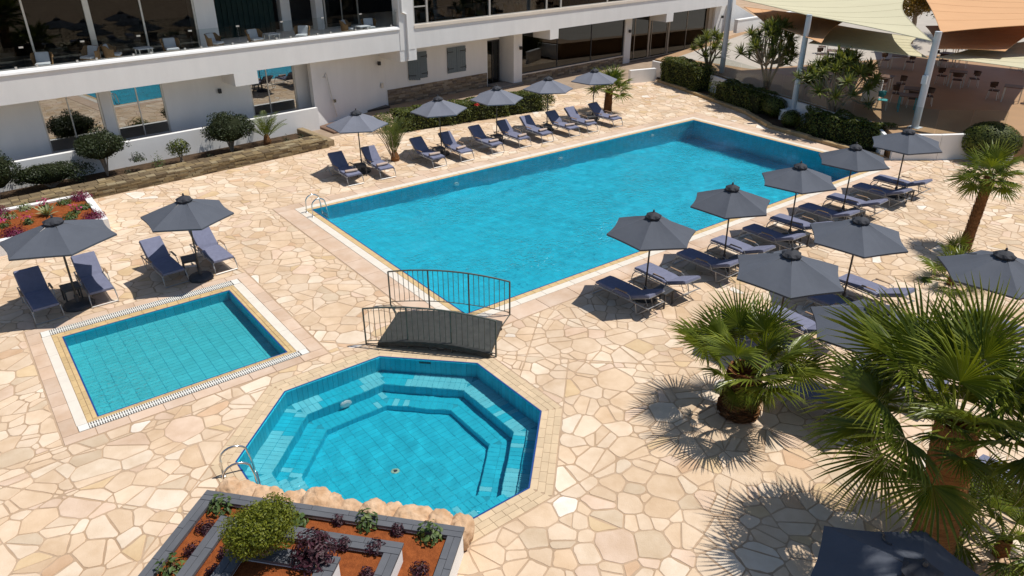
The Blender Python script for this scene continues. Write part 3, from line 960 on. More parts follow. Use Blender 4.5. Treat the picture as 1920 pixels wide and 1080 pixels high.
for k, (ap, z) in enumerate(LEV):
    side = 2 * ap * math.tan(PI / 8)
    n = round(side / 0.126); tw = side / n
    for s in range(8):
        a = PI / 4 * (s + 1)
        ex = Vector((-math.sin(a), math.cos(a), 0)); en = Vector((math.cos(a), math.sin(a), 0))
        c0 = Vector((*OC, 0)) + en * ap
        for i in range(n):
            p = c0 + ex * ((i + 0.5) * tw - side / 2)
            if in_conv((p.x, p.y), PLANTER_POLY): continue
            M = Matrix(((ex.x, 0, -en.x, p.x), (ex.y, 0, -en.y, p.y), (0, 1, 0, (prev + z) / 2), (0, 0, 0, 1)))
            wall_items.append((M, (tw - 0.006, prev - z - 0.014, 0.006), M_T_WALL))
    if k < 2:
        bw = LEV[k][0] - LEV[k + 1][0]
        for s in range(8):
            a = PI / 4 * (s + 1)
            ex = Vector((-math.sin(a), math.cos(a), 0)); en = Vector((math.cos(a), math.sin(a), 0))
            deepset = set()
            for _ in range(2 if rr.random() < 0.85 else 1):
                st = rr.randint(1, 12)
                deepset |= set(range(st, st + rr.randint(2, 5)))
            for row in range(2):
                r_mid = LEV[k][0] - bw * (row + 0.5) / 2
                full = 2 * r_mid * math.tan(PI / 8)
                nn = int(full / 0.128); lead = (full - nn * 0.128) / 2
                for i in range(-1, nn + 1):
                    if i in (-1, nn):
                        if lead < 0.03: continue
                        wdt = lead - 0.008; off = (-full / 2 + lead / 2) if i == -1 else (full / 2 - lead / 2)
                    else:
                        wdt = 0.128 - 0.007; off = -full / 2 + lead + (i + 0.5) * 0.128
                    p = Vector((*OC, 0)) + en * r_mid + ex * off
                    if in_conv((p.x, p.y), PLANTER_POLY): continue
                    M = Matrix(((ex.x, en.x, 0, p.x), (ex.y, en.y, 0, p.y), (0, 0, 1, z + 0.0013 * (s % 2)), (0, 0, 0, 1)))
                    m = (M_T_DEEP if (i in deepset or (k == 1 and s not in (3, 4) and rr.random() < 0.9)) else M_T_PALE)
                    bench_items.append((M, (wdt, bw / 2 - 0.010, 0.006), m))
    prev = z
fa = LEV[2][0] - 0.01
fp = octagon(fa)
cutt = MB()
nx_ = int(2 * fa / 0.25); ny_ = int(2 * fa / 0.126)
for i in range(nx_ + 1):
    for j in range(ny_ + 1):
        cx, cy = OC[0] - fa + (i + 0.5) * 0.25, OC[1] - fa + (j + 0.5) * 0.126
        if in_conv((cx, cy), PLANTER_POLY): continue
        hw, hh = 0.121, 0.0595
        cor = rect(cx - hw, cy - hh, cx + hw, cy + hh)
        if not all(in_conv(c_, fp) for c_ in cor):
            q = cor
            for k_ in range(8):
                (ax, ay), (bx, by) = fp[k_], fp[(k_ + 1) % 8]
                q = clip(q, by - ay, ax - bx, (by - ay) * ax + (ax - bx) * ay)
                if len(q) < 3: break
            if len(q) > 2 and area(q) > 0.0015:
                cutt.prism(q, LEV[2][1], LEV[2][1] + 0.006)
            continue
        floor_items.append((Matrix.Translation((cx, cy, LEV[2][1])), (0.25 - 0.008, 0.126 - 0.007, 0.006), M_T_DEEP))
part('cut_floor_tiles', cutt, M_T_DEEP, octo, kind='stuff')
tiles(octo, 'wall_tile', wall_items); tiles(octo, 'bench_tile', bench_items); tiles(octo, 'floor_tile', floor_items)
mb = MB(); ring_strip(mb, octagon(OA), 0.03, 0.010); part('blue_edge', mb, M_BLUEEDGE, octo)
for row in range(3):
    a0, a1 = OA + 0.03 + row * 0.142, OA + 0.03 + (row + 1) * 0.142
    am = (a0 + a1) / 2; side = 2 * am * math.tan(PI / 8); n = round(side / 0.29); tw = side / n
    for s in range(8):
        a = PI / 4 * (s + 1)
        ex = Vector((-math.sin(a), math.cos(a), 0)); en = Vector((math.cos(a), math.sin(a), 0))
        for i in range(n):
            p = Vector((*OC, 0)) + en * am + ex * ((i + 0.5) * tw - side / 2)
            if in_conv((p.x, p.y), PLANTER_POLY): continue
            M = Matrix(((ex.x, en.x, 0, p.x), (ex.y, en.y, 0, p.y), (0, 0, 1, 0.0013 * (s % 2)), (0, 0, 0, 1)))
            cop_items.append((M, (tw - 0.006, 0.142 - 0.006, 0.009), M_COPING))
tiles(octo, 'coping_tile', cop_items)
water_sheet(octo, OBOX, -0.03, 0.04, 0.0008, M_WATER_SML, 5, octagon(OA + 0.06), lam=(0.2, 0.9))
mb = MB().lathe([(0.085, -1.305), (0.085, -1.29), (0.06, -1.284)], 14, (-4.14, -13.02)); part('floor_drain', mb, M_CAT, octo)
mb = MB().lathe([(0.045, -1.284), (0.03, -1.277)], 10, (-4.14, -13.02)); part('drain_cover', mb, M_DARKPL, octo)
mb = MB()
mb.lathe([(0.14, -0.02), (0.14, 0.02), (0.09, 0.045)], 14)
o = part('pool_light', mb, M_LAMP, octo); o.matrix_local = Matrix.Translation((-4.05, -10.655, -0.90)) @ Matrix.Rotation(R(90), 4, 'X')
part('skimmer_mouth', MB().box(-2.30, -10.82, -0.15, -2.02, -10.72, -0.05, Matrix.Translation((-2.02, -10.84, 0)) @ Matrix.Rotation(R(-45), 4, 'Z') @ Matrix.Translation((2.16, 10.77, 0))), M_DARKPL, octo)

# ------------------------------------------------------------------ the hotel (local axes u along the facade, v away from the pool)
hotel = thing('hotel_building', 'white hotel with glass walls, a long white balcony band and grey shutters', 'hotel', (0, 0, 0), A5)
def hp(name, m, *boxes, parent=None, **k):
    mb = MB()
    for b in boxes: mb.box(*b)
    return part(name, mb, m, parent or hotel, **k)

F = 9.3
UL, URr = -18.0, 41.2
hp('balcony_band', M_WHITE, (UL, F, 3.19, 10.55, F + 0.30, 4.17), (11.45, F, 3.19, URr, F + 0.30, 4.17))
mb = MB(); prof = [(F - 0.035, 4.173), (F - 0.045, 4.21), (F - 0.02, 4.28), (F + 0.04, 4.33), (F + 0.12, 4.352), (F + 0.34, 4.352), (F + 0.34, 4.173)]
k = len(prof)
mb.add([(UL, v, z) for v, z in prof] + [(10.547, v, z) for v, z in prof], [(i, k + i, k + (i + 1) % k, (i + 1) % k) for i in range(k)] + [tuple(range(k)), tuple(reversed(range(k, 2 * k)))])
part('balcony_cap', mb, M_WHITE, hotel)
hp('window_ledge', M_CREAM, (11.453, F - 0.045, 4.173, URr, F + 0.22, 4.33))
hp('floor_slab', M_WHITE, (UL, F + 0.302, 3.22, URr, 17.0, 4.05))
hp('roof_slab', M_WHITE, (UL, F + 0.1, 7.4, URr, 17.0, 7.8))
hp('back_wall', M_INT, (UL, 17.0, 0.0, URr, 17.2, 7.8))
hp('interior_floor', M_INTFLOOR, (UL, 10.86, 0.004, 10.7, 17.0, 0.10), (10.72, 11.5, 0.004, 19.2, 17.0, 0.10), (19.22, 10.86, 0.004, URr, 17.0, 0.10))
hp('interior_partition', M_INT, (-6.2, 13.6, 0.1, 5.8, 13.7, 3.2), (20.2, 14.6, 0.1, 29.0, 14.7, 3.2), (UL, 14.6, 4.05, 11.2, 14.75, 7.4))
# beams that carry the balcony
for a, b in ((1.79, 2.86), (10.50, 11.53), (21.28, 22.0), (32.65, 33.42)):
    hp('beam', M_WHITE, (a, F - 0.004, 2.63, b, 11.3, 3.187))
# tall post and drainpipe between the balcony and the window band
hp('column', M_WHITE, (10.55, F - 0.02, 3.187, 11.45, F + 0.5, 7.4))
mb = MB(); mb.tube([(10.98, F - 0.07, 2.7), (10.98, F - 0.07, 4.9), (10.72, F - 0.07, 5.0), (10.72, F - 0.07, 7.3)], 0.05, 8); part('drainpipe', mb, M_WHITE, hotel)

# ground-floor walls
V1 = 10.7
hp('facade_wall', M_WHITE, (UL, V1, 0, -5.55, V1 + 0.22, 3.215), (-0.82, V1, 0, 3.02, V1 + 0.22, 3.215), (5.322, V1 - 0.02, 0, 6.4, V1 + 0.18, 3.215),
   (-5.55, V1, 0, 3.02, V1 + 0.2, 0.80), (3.02, V1, 0, 5.32, V1 + 0.2, 0.80))
hp('column', M_WHITE, (-3.35, V1 - 0.02, 0.80, -2.95, V1 + 0.26, 3.215))
def window(u0, u1, z0, z1, v, mull, glass, frame=M_FRAME, fw=0.07, name='window', dp=0.08):
    """Glass pane with its frame and mullions."""
    g_ = hp(name, glass, (u0 + fw, v, z0 + fw, u1 - fw, v + 0.012, z1 - fw))
    b = [(u0, v - dp / 2, z0, u0 + fw, v + dp / 2, z1), (u1 - fw, v - dp / 2, z0, u1, v + dp / 2, z1),
         (u0 + fw, v - dp / 2, z0, u1 - fw, v + dp / 2, z0 + fw), (u0 + fw, v - dp / 2, z1 - fw, u1 - fw, v + dp / 2, z1)]
    hp('window_frame', frame, *b, parent=g_)
    for mu in mull:
        hp('mullion', frame, (mu - 0.022, v - 0.03, z0 + fw, mu + 0.022, v + 0.042, z1 - fw), parent=g_)
    return g_
window(-5.55, -3.36, 0.803, 3.2, V1 + 0.06, [-4.52], M_GLASS_R)
window(-2.94, -0.823, 0.803, 3.2, V1 + 0.06, [-1.9], M_GLASS_R)
window(3.023, 5.318, 0.803, 3.2, V1 + 0.06, [3.92], M_GLASS_R)
# slanting shower wall
mb = MB(); mb.prism([(5.72, 9.80), (10.80, 11.32), (10.80, 11.6), (5.72, 10.1)], 0, 3.215); part('facade_wall', mb, M_WHITE, hotel)
hp('facade_wall', M_WHITE, (10.802, 11.35, 0, 18.10, 11.6, 3.215), (18.10, 11.55, 2.62, 19.22, 11.75, 3.215))
# dry-stone cladding under the shuttered windows and the restaurant glass
def cladding(u0, u1, v, z0, z1, seed, name='ledge_stones'):
    rr = random.Random(seed); mb = MB(); z = z0
    pal = [(0.30, 0.225, 0.15), (0.24, 0.18, 0.12), (0.36, 0.28, 0.19), (0.19, 0.15, 0.115), (0.42, 0.34, 0.25), (0.27, 0.22, 0.175)]
    while z < z1 - 0.02:
        h = min(rr.uniform(0.055, 0.11), z1 - z); u = u0 - rr.uniform(0, 0.25)
        while u < u1:
            l = rr.uniform(0.22, 0.6); a, b = max(u, u0), min(u + l, u1)
            if b - a > 0.04:
                d = rr.uniform(0.02, 0.065)
                mb.box(a + 0.004, v - d, z + 0.004, b - 0.004, v + 0.05, z + h - 0.004, tint=rr.choice(pal))
            u += l
        z += h
    return part(name, mb, M_LEDGE, hotel, kind='stuff')
cladding(10.92, 18.02, 11.35, 0.0, 0.86, 1)
cladding(20.27, 29.88, 10.70, 0.0, 0.50, 2)
hp('stone_sill', M_CREAM, (20.27, 10.63, 0.503, 29.88, 10.86, 0.56))
hp('threshold', M_STEP, (18.12, 10.4, 0.004, 20.2, 11.5, 0.12))
# shuttered windows
for u0, u1, openl in ((12.34, 13.62, True), (15.06, 16.40, False)):
    mid = (u0 + u1) / 2
    fr = hp('shuttered_window', M_DARKPL, (u0 + 0.02, 11.335, 1.20, u1 - 0.02, 11.349, 2.57))
    for a, b, op in ((u0, mid - 0.008, openl), (mid + 0.008, u1, False)):
        mb = MB(); n = 5
        M = None
        if op:
            M = Matrix.Translation((a, 11.30, 0)) @ Matrix.Rotation(R(-38), 4, 'Z') @ Matrix.Translation((-a, -11.30, 0))
        for i in range(n):
            xa = a + (b - a) * i / n
            mb.box(xa + 0.004, 11.285, 1.18, xa + (b - a) / n - 0.004, 11.318, 2.59, M)
        part('shutter', mb, M_SHUT, fr)
        mb = MB()
        for zz in (1.42, 2.34):
            s = 1 if a == u0 else -1
            e = a if a == u0 else b
            mb.box(min(e, e + s * 0.42), 11.268, zz - 0.02, max(e, e + s * 0.42), 11.284, zz + 0.02, M)
            mb.box(min(e, e + s * 0.03), 11.266, zz - 0.10, max(e, e + s * 0.03), 11.2835, zz + 0.10, M)
        part('strap_hinge', mb, M_IRON, fr)
# glazed entrance door, deep pillar, restaurant glazing
dr = hp('entrance_door', M_GLASS_D, (18.20, 11.56, 0.13, 19.12, 11.575, 2.55))
hp('door_frame', M_IRON, (18.11, 11.52, 0.12, 18.20, 11.62, 2.618), (18.62, 11.52, 0.13, 18.68, 11.62, 2.55), (19.12, 11.52, 0.12, 19.218, 11.62, 2.618), (18.20, 11.52, 2.55, 19.12, 11.62, 2.618), parent=dr)
hp('column', M_WHITE, (19.56, 10.62, 0, 20.25, 13.0, 3.215))
hp('facade_wall', M_WHITE, (19.225, 11.9, 0, 19.56, 12.6, 3.215))
window(20.255, 29.90, 0.562, 3.2, 10.74, [23.4, 26.6], M_GLASS_D, M_DARKPL, 0.05, 'restaurant_window')
hp('column', M_WHITE, (29.92, 10.62, 0, 30.60, 11.3, 3.215))
window(30.62, 32.7, 0.06, 3.2, 10.74, [31.1], M_GLASS_D, M_TANFRAME, 0.07, 'glass_door')
window(32.72, 35.0, 0.06, 3.2, 10.74, [33.0, 34.8], M_GLASS_D, M_TANFRAME, 0.07, 'glass_door')
window(35.02, 39.7, 0.06, 3.2, 10.74, [37.2], M_GLASS_D, M_TANFRAME, 0.07, 'restaurant_window')
hp('door_surround', M_TANFRAME, (39.72, 10.55, 0, 40.25, 11.2, 3.2))
hp('end_wall', M_WHITE, (40.27, 10.4, 0, 41.7, 17.0, 3.185))
# wall lamps
for u, v, z in ((1.55, V1, 2.28), (10.35, 11.17, 2.36), (20.05, 10.62, 2.15), (30.3, 10.62, 2.15), (41.2, 10.4, 2.2)):
    mb = MB().box(u - 0.03, v - 0.04, z - 0.08, u + 0.03, v - 0.001, z + 0.08)
    mb.prism([(u - 0.07, v - 0.17), (u + 0.07, v - 0.17), (u + 0.05, v - 0.042), (u - 0.05, v - 0.042)], z - 0.10, z + 0.09, bottom=True)
    part('wall_lamp', mb, M_IRON, hotel)
hp('meter_box', M_FRAME, (10.42, 11.13, 1.05, 10.56, 11.19, 1.3))

# upper storey: balcony glazing, pillars, window band
V2 = 11.6
edges = [-18.0, -14.5, -11.2, -9.2, -7.1, -5.0, -2.8, -0.74, 1.42]
for a, b in zip(edges[:-1], edges[1:]):
    g_ = hp('balcony_window', M_GLASS_U, (a + 0.03, V2, 4.09, b - 0.03, V2 + 0.012, 7.35))
    wd = 0.11 if abs(b + 2.8) < 0.01 else 0.035
    hp('mullion', M_FRAME, (b - wd, V2 - 0.05, 4.055, b + wd, V2 + 0.06, 7.395), parent=g_)
hp('column', M_WHITE, (1.46, V2 - 0.1, 4.055, 2.35, V2 + 0.7, 7.395))
hp('column', M_WHITE, (8.05, 12.9, 4.055, 8.45, 13.4, 7.395))
hp('column', M_WHITE, (6.5, 13.6, 4.055, 7.0, 14.0, 7.395))
mb = MB()
for i in range(26):
    a = 2.6 + i * 0.13
    mb.box(a, 13.3 + 0.05 * (i % 2), 4.07, a + 0.128, 13.36 + 0.05 * (i % 2), 7.39)
part('dark_curtain', mb, mat('dark_green_curtain', (0.008, 0.028, 0.026), 0.9), hotel)
window(8.5, 10.5, 4.055, 7.39, 12.9, [9.5], M_GLASS_U)
edges = [11.5, 12.36, 16.6, 21.0, 22.2, 26.4, 30.6, 35.0, 41.0]
for a, b in zip(edges[:-1], edges[1:]):
    g_ = hp('band_window', M_GLASS_U, (a + 0.06, F + 0.10, 4.38, b - 0.06, F + 0.112, 7.35))
    hp('mullion', M_FRAME, (a, F + 0.05, 4.332, a + 0.058, F + 0.15, 7.395), (b - 0.058, F + 0.05, 4.332, b - 0.001, F + 0.15, 7.395), (a + 0.058, F + 0.05, 4.332, b - 0.058, F + 0.15, 4.378), parent=g_)
    if b - a < 1.3:
        hp('transom', M_FRAME, (a + 0.06, F + 0.06, 5.15, b - 0.06, F + 0.14, 5.21), parent=g_)
# glass balustrade with bright clips
e = [UL + i * (10.5 - UL) / 14 for i in range(15)]
for a, b in zip(e[:-1], e[1:]):
    g_ = hp('rail_panel', M_GLASS_C, (a + 0.012, F + 0.12, 4.352, b - 0.012, F + 0.132, 5.11))
    hp('clip', M_FRAME, (b - 0.07, F + 0.105, 5.06, b + 0.07, F + 0.147, 5.115), parent=g_)
    hp('foot_clamp', M_FRAME, (a + 0.3, F + 0.10, 4.35, a + 0.38, F + 0.152, 4.45), (b - 0.38, F + 0.10, 4.35, b - 0.30, F + 0.152, 4.45), parent=g_)

# low white terrace parapet in front of the left windows
para = thing('parapet_wall', 'low white parapet wall below the reflecting ground floor windows', 'wall', (0, 0, 0), A5)
hp('wall_body', M_WHITE, (UL, 9.49, 0, 5.68, 9.70, 1.06), parent=para)
# paved ground in the shade of the building
walk = link('pavement', None)
D.objects.remove(walk)
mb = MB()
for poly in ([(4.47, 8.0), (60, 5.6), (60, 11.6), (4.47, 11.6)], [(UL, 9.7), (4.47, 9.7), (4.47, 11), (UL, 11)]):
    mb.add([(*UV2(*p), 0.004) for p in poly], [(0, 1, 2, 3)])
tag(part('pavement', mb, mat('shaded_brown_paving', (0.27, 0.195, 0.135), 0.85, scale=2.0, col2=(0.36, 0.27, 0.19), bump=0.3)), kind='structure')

# stone-walled flower bed along the parapet
bed = thing('flower_bed', 'long flower bed edged by a low yellowish dry stone wall below the parapet', 'flower bed', (0, 0, 0), A5)
rr = random.Random(31); mb = MB(); z = 0.0
pal = [(0.25, 0.185, 0.10), (0.20, 0.15, 0.085), (0.29, 0.22, 0.12), (0.155, 0.115, 0.07), (0.31, 0.25, 0.155), (0.18, 0.135, 0.08)]
while z < 0.33:
    h = rr.uniform(0.06, 0.10); u = -13.0
    while u < 4.40:
        l = rr.uniform(0.18, 0.5); b = min(u + l, 4.42)
        if b - u > 0.05: mb.box(u + 0.004, 6.52 - rr.uniform(0, 0.05) + z * 0.12, z, b - 0.004, 7.55, min(z + h - 0.005, 0.33), tint=rr.choice(pal))
        u += l
    z += h
part('wall_stones', mb, M_LEDGE, bed, kind='stuff')
mb = MB(); u = -13.0
for row in range(4):
    u = -13.0 - rr.uniform(0, 0.2)
    while u < 4.40:
        l = rr.uniform(0.2, 0.5); b = min(u + l, 4.42)
        if b - u > 0.05: mb.box(u + 0.006, 6.545 + row * 0.25, 0.333, b - 0.006, 6.545 + row * 0.25 + 0.24, 0.352 + rr.uniform(0, 0.03), tint=rr.choice(pal), bev=0.008)
        u += l
part('top_stones', mb, M_LEDGE, bed, kind='stuff')
mb = MB(); mb.box(-13, 7.552, 0.0, 4.40, 9.488, 0.05); part('soil', mb, M_SOILD, bed)
part('end_stones', MB().box(4.42, 6.55, 0, 4.75, 9.4, 0.30, tint=(0.33, 0.25, 0.15), bev=0.03), M_LEDGE, bed)
# step of the shower corner
shw = thing('outdoor_shower', 'thin wall mounted outdoor shower pipe on the white slanting wall', 'shower', (0, 0, 0), A5)
mb = MB(); q0 = Vector((6.75, 9.98, 0))
mb.tube([(6.98, 10.05, 0.3), (6.80, 10.0, 1.2), (6.62, 9.96, 2.35), (6.58, 9.92, 2.5), (6.45, 9.75, 2.55), (6.30, 9.62, 2.45)], 0.022, 6)
part('pipe', mb, M_FRAME, shw)
part('shower_head', MB().lathe([(0.03, 2.44), (0.09, 2.40), (0.09, 2.38)], 10, (6.28, 9.60)), M_FRAME, shw)
part('valve', MB().box(6.83, 9.9, 1.05, 6.95, 10.02, 1.2), M_STEEL, shw)
part('shower_tray', MB().prism([(5.75, 8.3), (8.6, 8.3), (8.9, 9.2), (8.6, 10.5), (5.75, 9.75)], 0.006, 0.10, bev=0.02), mat('brown_tray', (0.17, 0.10, 0.065), 0.7), shw)

# ------------------------------------------------------------------ raised restaurant terrace on the right
TZ = 1.05
TP = [(27.4, 9.0), (27.2, 5.2), (25.3, -0.4), (24.6, -3.6), (23.3, -8.2), (22.15, -9.35), (23.55, -10.5), (24.9, -11.3), (25.6, -12.3), (60, -40), (80, -40), (80, 13), (42.5, 13.2)]
TP.reverse()
mb = MB(); mb.prism(TP, 0.0, TZ)
terr = part('upper_terrace', mb, M_TERR)
tag(terr, 'raised brown tiled restaurant terrace under the sails', kind='structure')
mb = MB(); mb.add([(x, y, TZ + 0.004) for x, y in [(29.5, 3.2), (44, -1.5), (70, -4), (70, 12.5), (43, 12.8), (29.0, 8.6)]], [tuple(range(6))])
tag(part('pale_pavement', mb, mat('pale_concrete', (0.43, 0.385, 0.33), 0.85, var=0.08, scale=0.8, bump=0.1)), kind='structure')
def wall_line(name, label, pts, th, z0, z1, m, cat='wall', cap=None):
    t = thing(name, label, cat, (0, 0, 0))
    for i in range(len(pts) - 1):
        a, b = Vector((*pts[i], 0)), Vector((*pts[i + 1], 0)); d = (b - a); L_ = d.length; ang = math.atan2(d.y, d.x)
        M = Matrix.Translation(a) @ Matrix.Rotation(ang, 4, 'Z')
        e0 = 0.0 if i == 0 else th * 0.02
        part('wall_body', MB().box(e0, 0.003, z0, L_, th, z1, M), m, t)
        if cap: part('wall_cap', MB().box(e0 + 0.002, -0.03, z1 + 0.002, L_ - 0.002, th + 0.03, z1 + cap, M), M_WHITE, t)
    return t
wall_line('terrace_wall', 'white retaining wall of the terrace between the dark hedge and the round bush', [(26.0, -12.7), (24.95, -11.42), (23.6, -10.62), (22.1, -9.42)], 0.14, 0, 1.03, M_WHITE, cap=0.06)
wall_line('terrace_wall', 'white retaining wall behind the tall dark hedges', [(22.0, -9.2), (23.2, -8.15), (24.45, -3.55), (25.15, -0.35), (27.05, 5.25), (27.2, 8.9)], 0.14, 0, 1.0, M_WHITE)
wall_line('corner_wall', 'short low white wall closing the paving beside the fan palm', [(26.35, 8.05), (24.55, 8.5)], 0.25, 0, 0.78, M_WHITE)
q = [UV2(41.75, 9.55), UV2(62, 9.0)]
wall_line('back_terrace_wall', 'white terrace wall running on beyond the end of the hotel', [q[1], q[0]], 0.3, 1.05, 1.95, M_WHITE, cap=0.08)
t = thing('stair_wall', 'sloping white stair wall at the far end of the hotel', 'wall', (0, 0, 0), A5)
mb = MB(); mb.add([(41.72, 10.2, 1.06), (46.8, 10.2, 1.06), (46.8, 10.2, 1.5), (42.4, 10.2, 3.1), (41.72, 10.2, 3.1), (41.72, 10.45, 1.06), (46.8, 10.45, 1.06), (46.8, 10.45, 1.5), (42.4, 10.45, 3.1), (41.72, 10.45, 3.1)],
               [(0, 1, 2, 3, 4), (9, 8, 7, 6, 5), (0, 5, 6, 1), (1, 6, 7, 2), (2, 7, 8, 3), (3, 8, 9, 4), (4, 9, 5, 0)])
part('wall_body', mb, M_WHITE, t)
# glass fence on the terrace wall
gf = thing('glass_fence', 'clear frameless glass fence along the edge of the raised terrace', 'fence')
FP = [(25.7, -12.2), (24.8, -11.2), (23.6, -10.35), (23.3, -8.1), (24.55, -3.5), (25.3, -0.4), (27.1, 4.9)]
for i in range(len(FP) - 1):
    a, b = Vector((*FP[i], 0)), Vector((*FP[i + 1], 0)); L_ = (b - a).length; n = max(1, round(L_ / 1.7)); ang = math.atan2((b - a).y, (b - a).x)
    for k in range(n):
        M = Matrix.Translation(a) @ Matrix.Rotation(ang, 4, 'Z')
        part('glass_panel', MB().box(L_ * k / n + 0.02, -0.006, TZ + 0.004, L_ * (k + 1) / n - 0.02, 0.006, TZ + 1.0, M), M_GLASS_C, gf)
st = thing('stone_steps', 'grey stone steps up to the terrace beside the round bush', 'steps', (25.4, -14.4, 0), R(-48))
for i in range(6):
    part('step', MB().box(0.42 * i - 0.4, -2.2, 0.0, 0.42 * (i + 1) - 0.402, 1.5, 0.175 * (i + 1), bev=0.01), M_STEP, st)
# low sandstone kerb that borders the hedges
kb = thing('stone_kerb', 'low sandstone kerb bordering the dark hedges beyond the pool', 'kerb')
KP = [(26.3, 7.55), (25.5, 4.6), (24.7, 1.9), (23.75, -0.95), (22.4, -3.2), (22.1, -5.6), (21.85, -7.95), (22.0, -9.2)]
for i in range(len(KP) - 1):
    a, b = Vector((*KP[i], 0)), Vector((*KP[i + 1], 0)); L_ = (b - a).length; n = max(1, round(L_ / 0.9)); ang = math.atan2((b - a).y, (b - a).x)
    for k in range(n):
        M = Matrix.Translation(a) @ Matrix.Rotation(ang, 4, 'Z')
        part('kerb_stone', MB().box(L_ * k / n + 0.008, -0.14, 0.0, L_ * (k + 1) / n - 0.008, 0.14, 0.15 + 0.02 * ((k * 7 + i * 3) % 3), M, bev=0.02), M_KERB, kb)
part('bed_soil', MB().prism([(26.5, 7.6), (23.95, -0.9), (22.6, -3.2), (22.1, -8.0), (22.2, -9.1), (23.1, -8.15), (24.4, -3.55), (25.1, -0.35), (27.0, 5.25), (27.05, 8.4)][::-1] if area([(26.5, 7.6), (23.95, -0.9), (22.6, -3.2), (22.1, -8.0), (22.2, -9.1), (23.1, -8.15), (24.4, -3.55), (25.1, -0.35), (27.0, 5.25), (27.05, 8.4)]) < 0 else
     [(26.5, 7.6), (23.95, -0.9), (22.6, -3.2), (22.1, -8.0), (22.2, -9.1), (23.1, -8.15), (24.4, -3.55), (25.1, -0.35), (27.0, 5.25), (27.05, 8.4)], 0.0, 0.08), M_SOILD, kb)

# sail posts and shade sails
def post(label, base, top, base_r=0.14):
    t = thing('sail_post', label, 'post', base)
    d = Vector(top) - Vector(base)
    mb = MB().tube([(0, 0, 0), d * 0.5, d], [base_r, base_r * 0.97, base_r * 0.9], 12)
    part('shaft', mb, M_POST, t, smooth=False)
    part('base_plate', MB().box(-0.24, -0.24, 0, 0.24, 0.24, 0.03), M_POST, t)
    part('shackle', MB().tube([d + Vector((-0.16, 0.02, -0.10)), d + Vector((0, 0, -0.12)), d + Vector((0.16, -0.02, -0.10))], 0.03, 6), M_FRAME, t)
    return t
p1 = post('pale blue steel sail post standing on the white pedestal', (24.35, -3.13, 0.62), (24.35, -3.13, 5.1))
p2 = post('pale steel sail post behind the umbrella at the far pool corner', (23.95, -9.35, 1.05), (23.95, -9.35, 5.05), 0.15)
part('junction_box', MB().box(-0.26, -0.1, 1.9, -0.12, 0.1, 2.25), M_POST, p2)
p3 = post('pale steel sail post rising between the clipped hedges', (27.2, 3.6, 1.0), (27.25, 3.65, 5.9), 0.15)
t = thing('pedestal', 'white square pedestal at the foot of a sail post', 'pedestal', (24.35, -3.13, 0))
part('block', MB().box(-0.45, -0.45, 0, 0.45, 0.45, 0.60, bev=0.02), M_WHITE, t)

def sail(label, pts, m, sag=0.10, dip=0.25, n=12):
    sg = sag if isinstance(sag, tuple) else (sag,) * 4
    """Hung fabric with corners pts and edges that curve inwards."""
    t = thing('shade_sail', label, 'shade sail')
    P = [Vector(p) for p in pts]
    if len(P) == 3: P = [P[0], P[1], P[2], P[2]]
    cen = sum(P, Vector()) / len(P)
    def edge(a, b, s, e):
        q = a.lerp(b, s); k = 4 * s * (1 - s)
        return q + (cen - q) * (sg[e] * k)
    rows = []
    for i in range(n + 1):
        u = i / n; row = []
        for j in range(n + 1):
            v = j / n
            bot, top = edge(P[0], P[1], u, 0), edge(P[3], P[2], u, 2)
            lef, rig = edge(P[0], P[3], v, 3), edge(P[1], P[2], v, 1)
            bl = P[0] * (1 - u) * (1 - v) + P[1] * u * (1 - v) + P[2] * u * v + P[3] * (1 - u) * v
            q = bot * (1 - v) + top * v + lef * (1 - u) + rig * u - bl
            q.z -= dip * 16 * u * (1 - u) * v * (1 - v)
            row.append(tuple(q))
        rows.append(row)
    part('fabric', MB().grid(rows), m, t, smooth=True)
    sm = MB()
    for j in range(2, n - 1, 2):
        sm.tube([(q[0], q[1], q[2] + 0.004) for q in (rows[i][j] for i in range(n + 1))], 0.007, 4)
    part('seam', sm, m, t)
    mb = MB()
    for a, b in ((0, 1), (1, 2), (2, 3), (3, 0)):
        if (P[a] - P[b]).length < 0.01: continue
        mb.tube([tuple(edge(P[a], P[b], k / 10, a)) for k in range(11)], 0.018, 5)
    part('edge_cable', mb, m, t)
    return t
sail('large cream sail between the two right sail posts, nearest the hotel', [(24.7, -2.8, 5.02), (23.5, -9.35, 4.72), (39.0, -0.6, 5.3), (27.6, 3.8, 5.1)], M_SAILC, (0.05, 0.22, 0.05, 0.03), 0.25)
sail('bright peach sail hung from the far corner post at the right frame edge', [(24.2, -9.33, 5.0), (30.0, -12.0, 5.15), (44, -8.5, 5.3), (43.0, 1.2, 5.2)], M_SAILP, (0.05, 0.06, 0.05, 0.05), 0.15)
sail('peach sail below the cream one next to the hotel end', [(30.3, 4.9, 4.35), (26.2, 0.4, 4.15), (23.3, -4.6, 4.08), (30.0, -2.0, 4.4)], M_SAILP, (0.05, 0.10, 0.08, 0.08), 0.15)
sail('cream lower sail shaded by the big cream sail', [(24.1, -3.5, 3.86), (24.65, -8.85, 3.86), (29.0, -6.2, 4.0), (30.0, -1.0, 4.0)], M_SAILC, (0.04, 0.20, 0.08, 0.08), 0.12)
sail('peach lower sail shaded under the bright peach sail', [(25.4, -8.8, 4.15), (27.3, -10.8, 4.12), (37.5, -8.9, 4.3), (31.0, -5.6, 4.3)], M_SAILP, 0.06, 0.12)
sail('cream lower sail at the right frame edge above the brown chairs', [(25.3, -9.0, 3.82), (25.6, -13.0, 3.80), (34.0, -10.2, 3.95), (29.0, -9.0, 3.9)], M_SAILC, 0.05, 0.08)

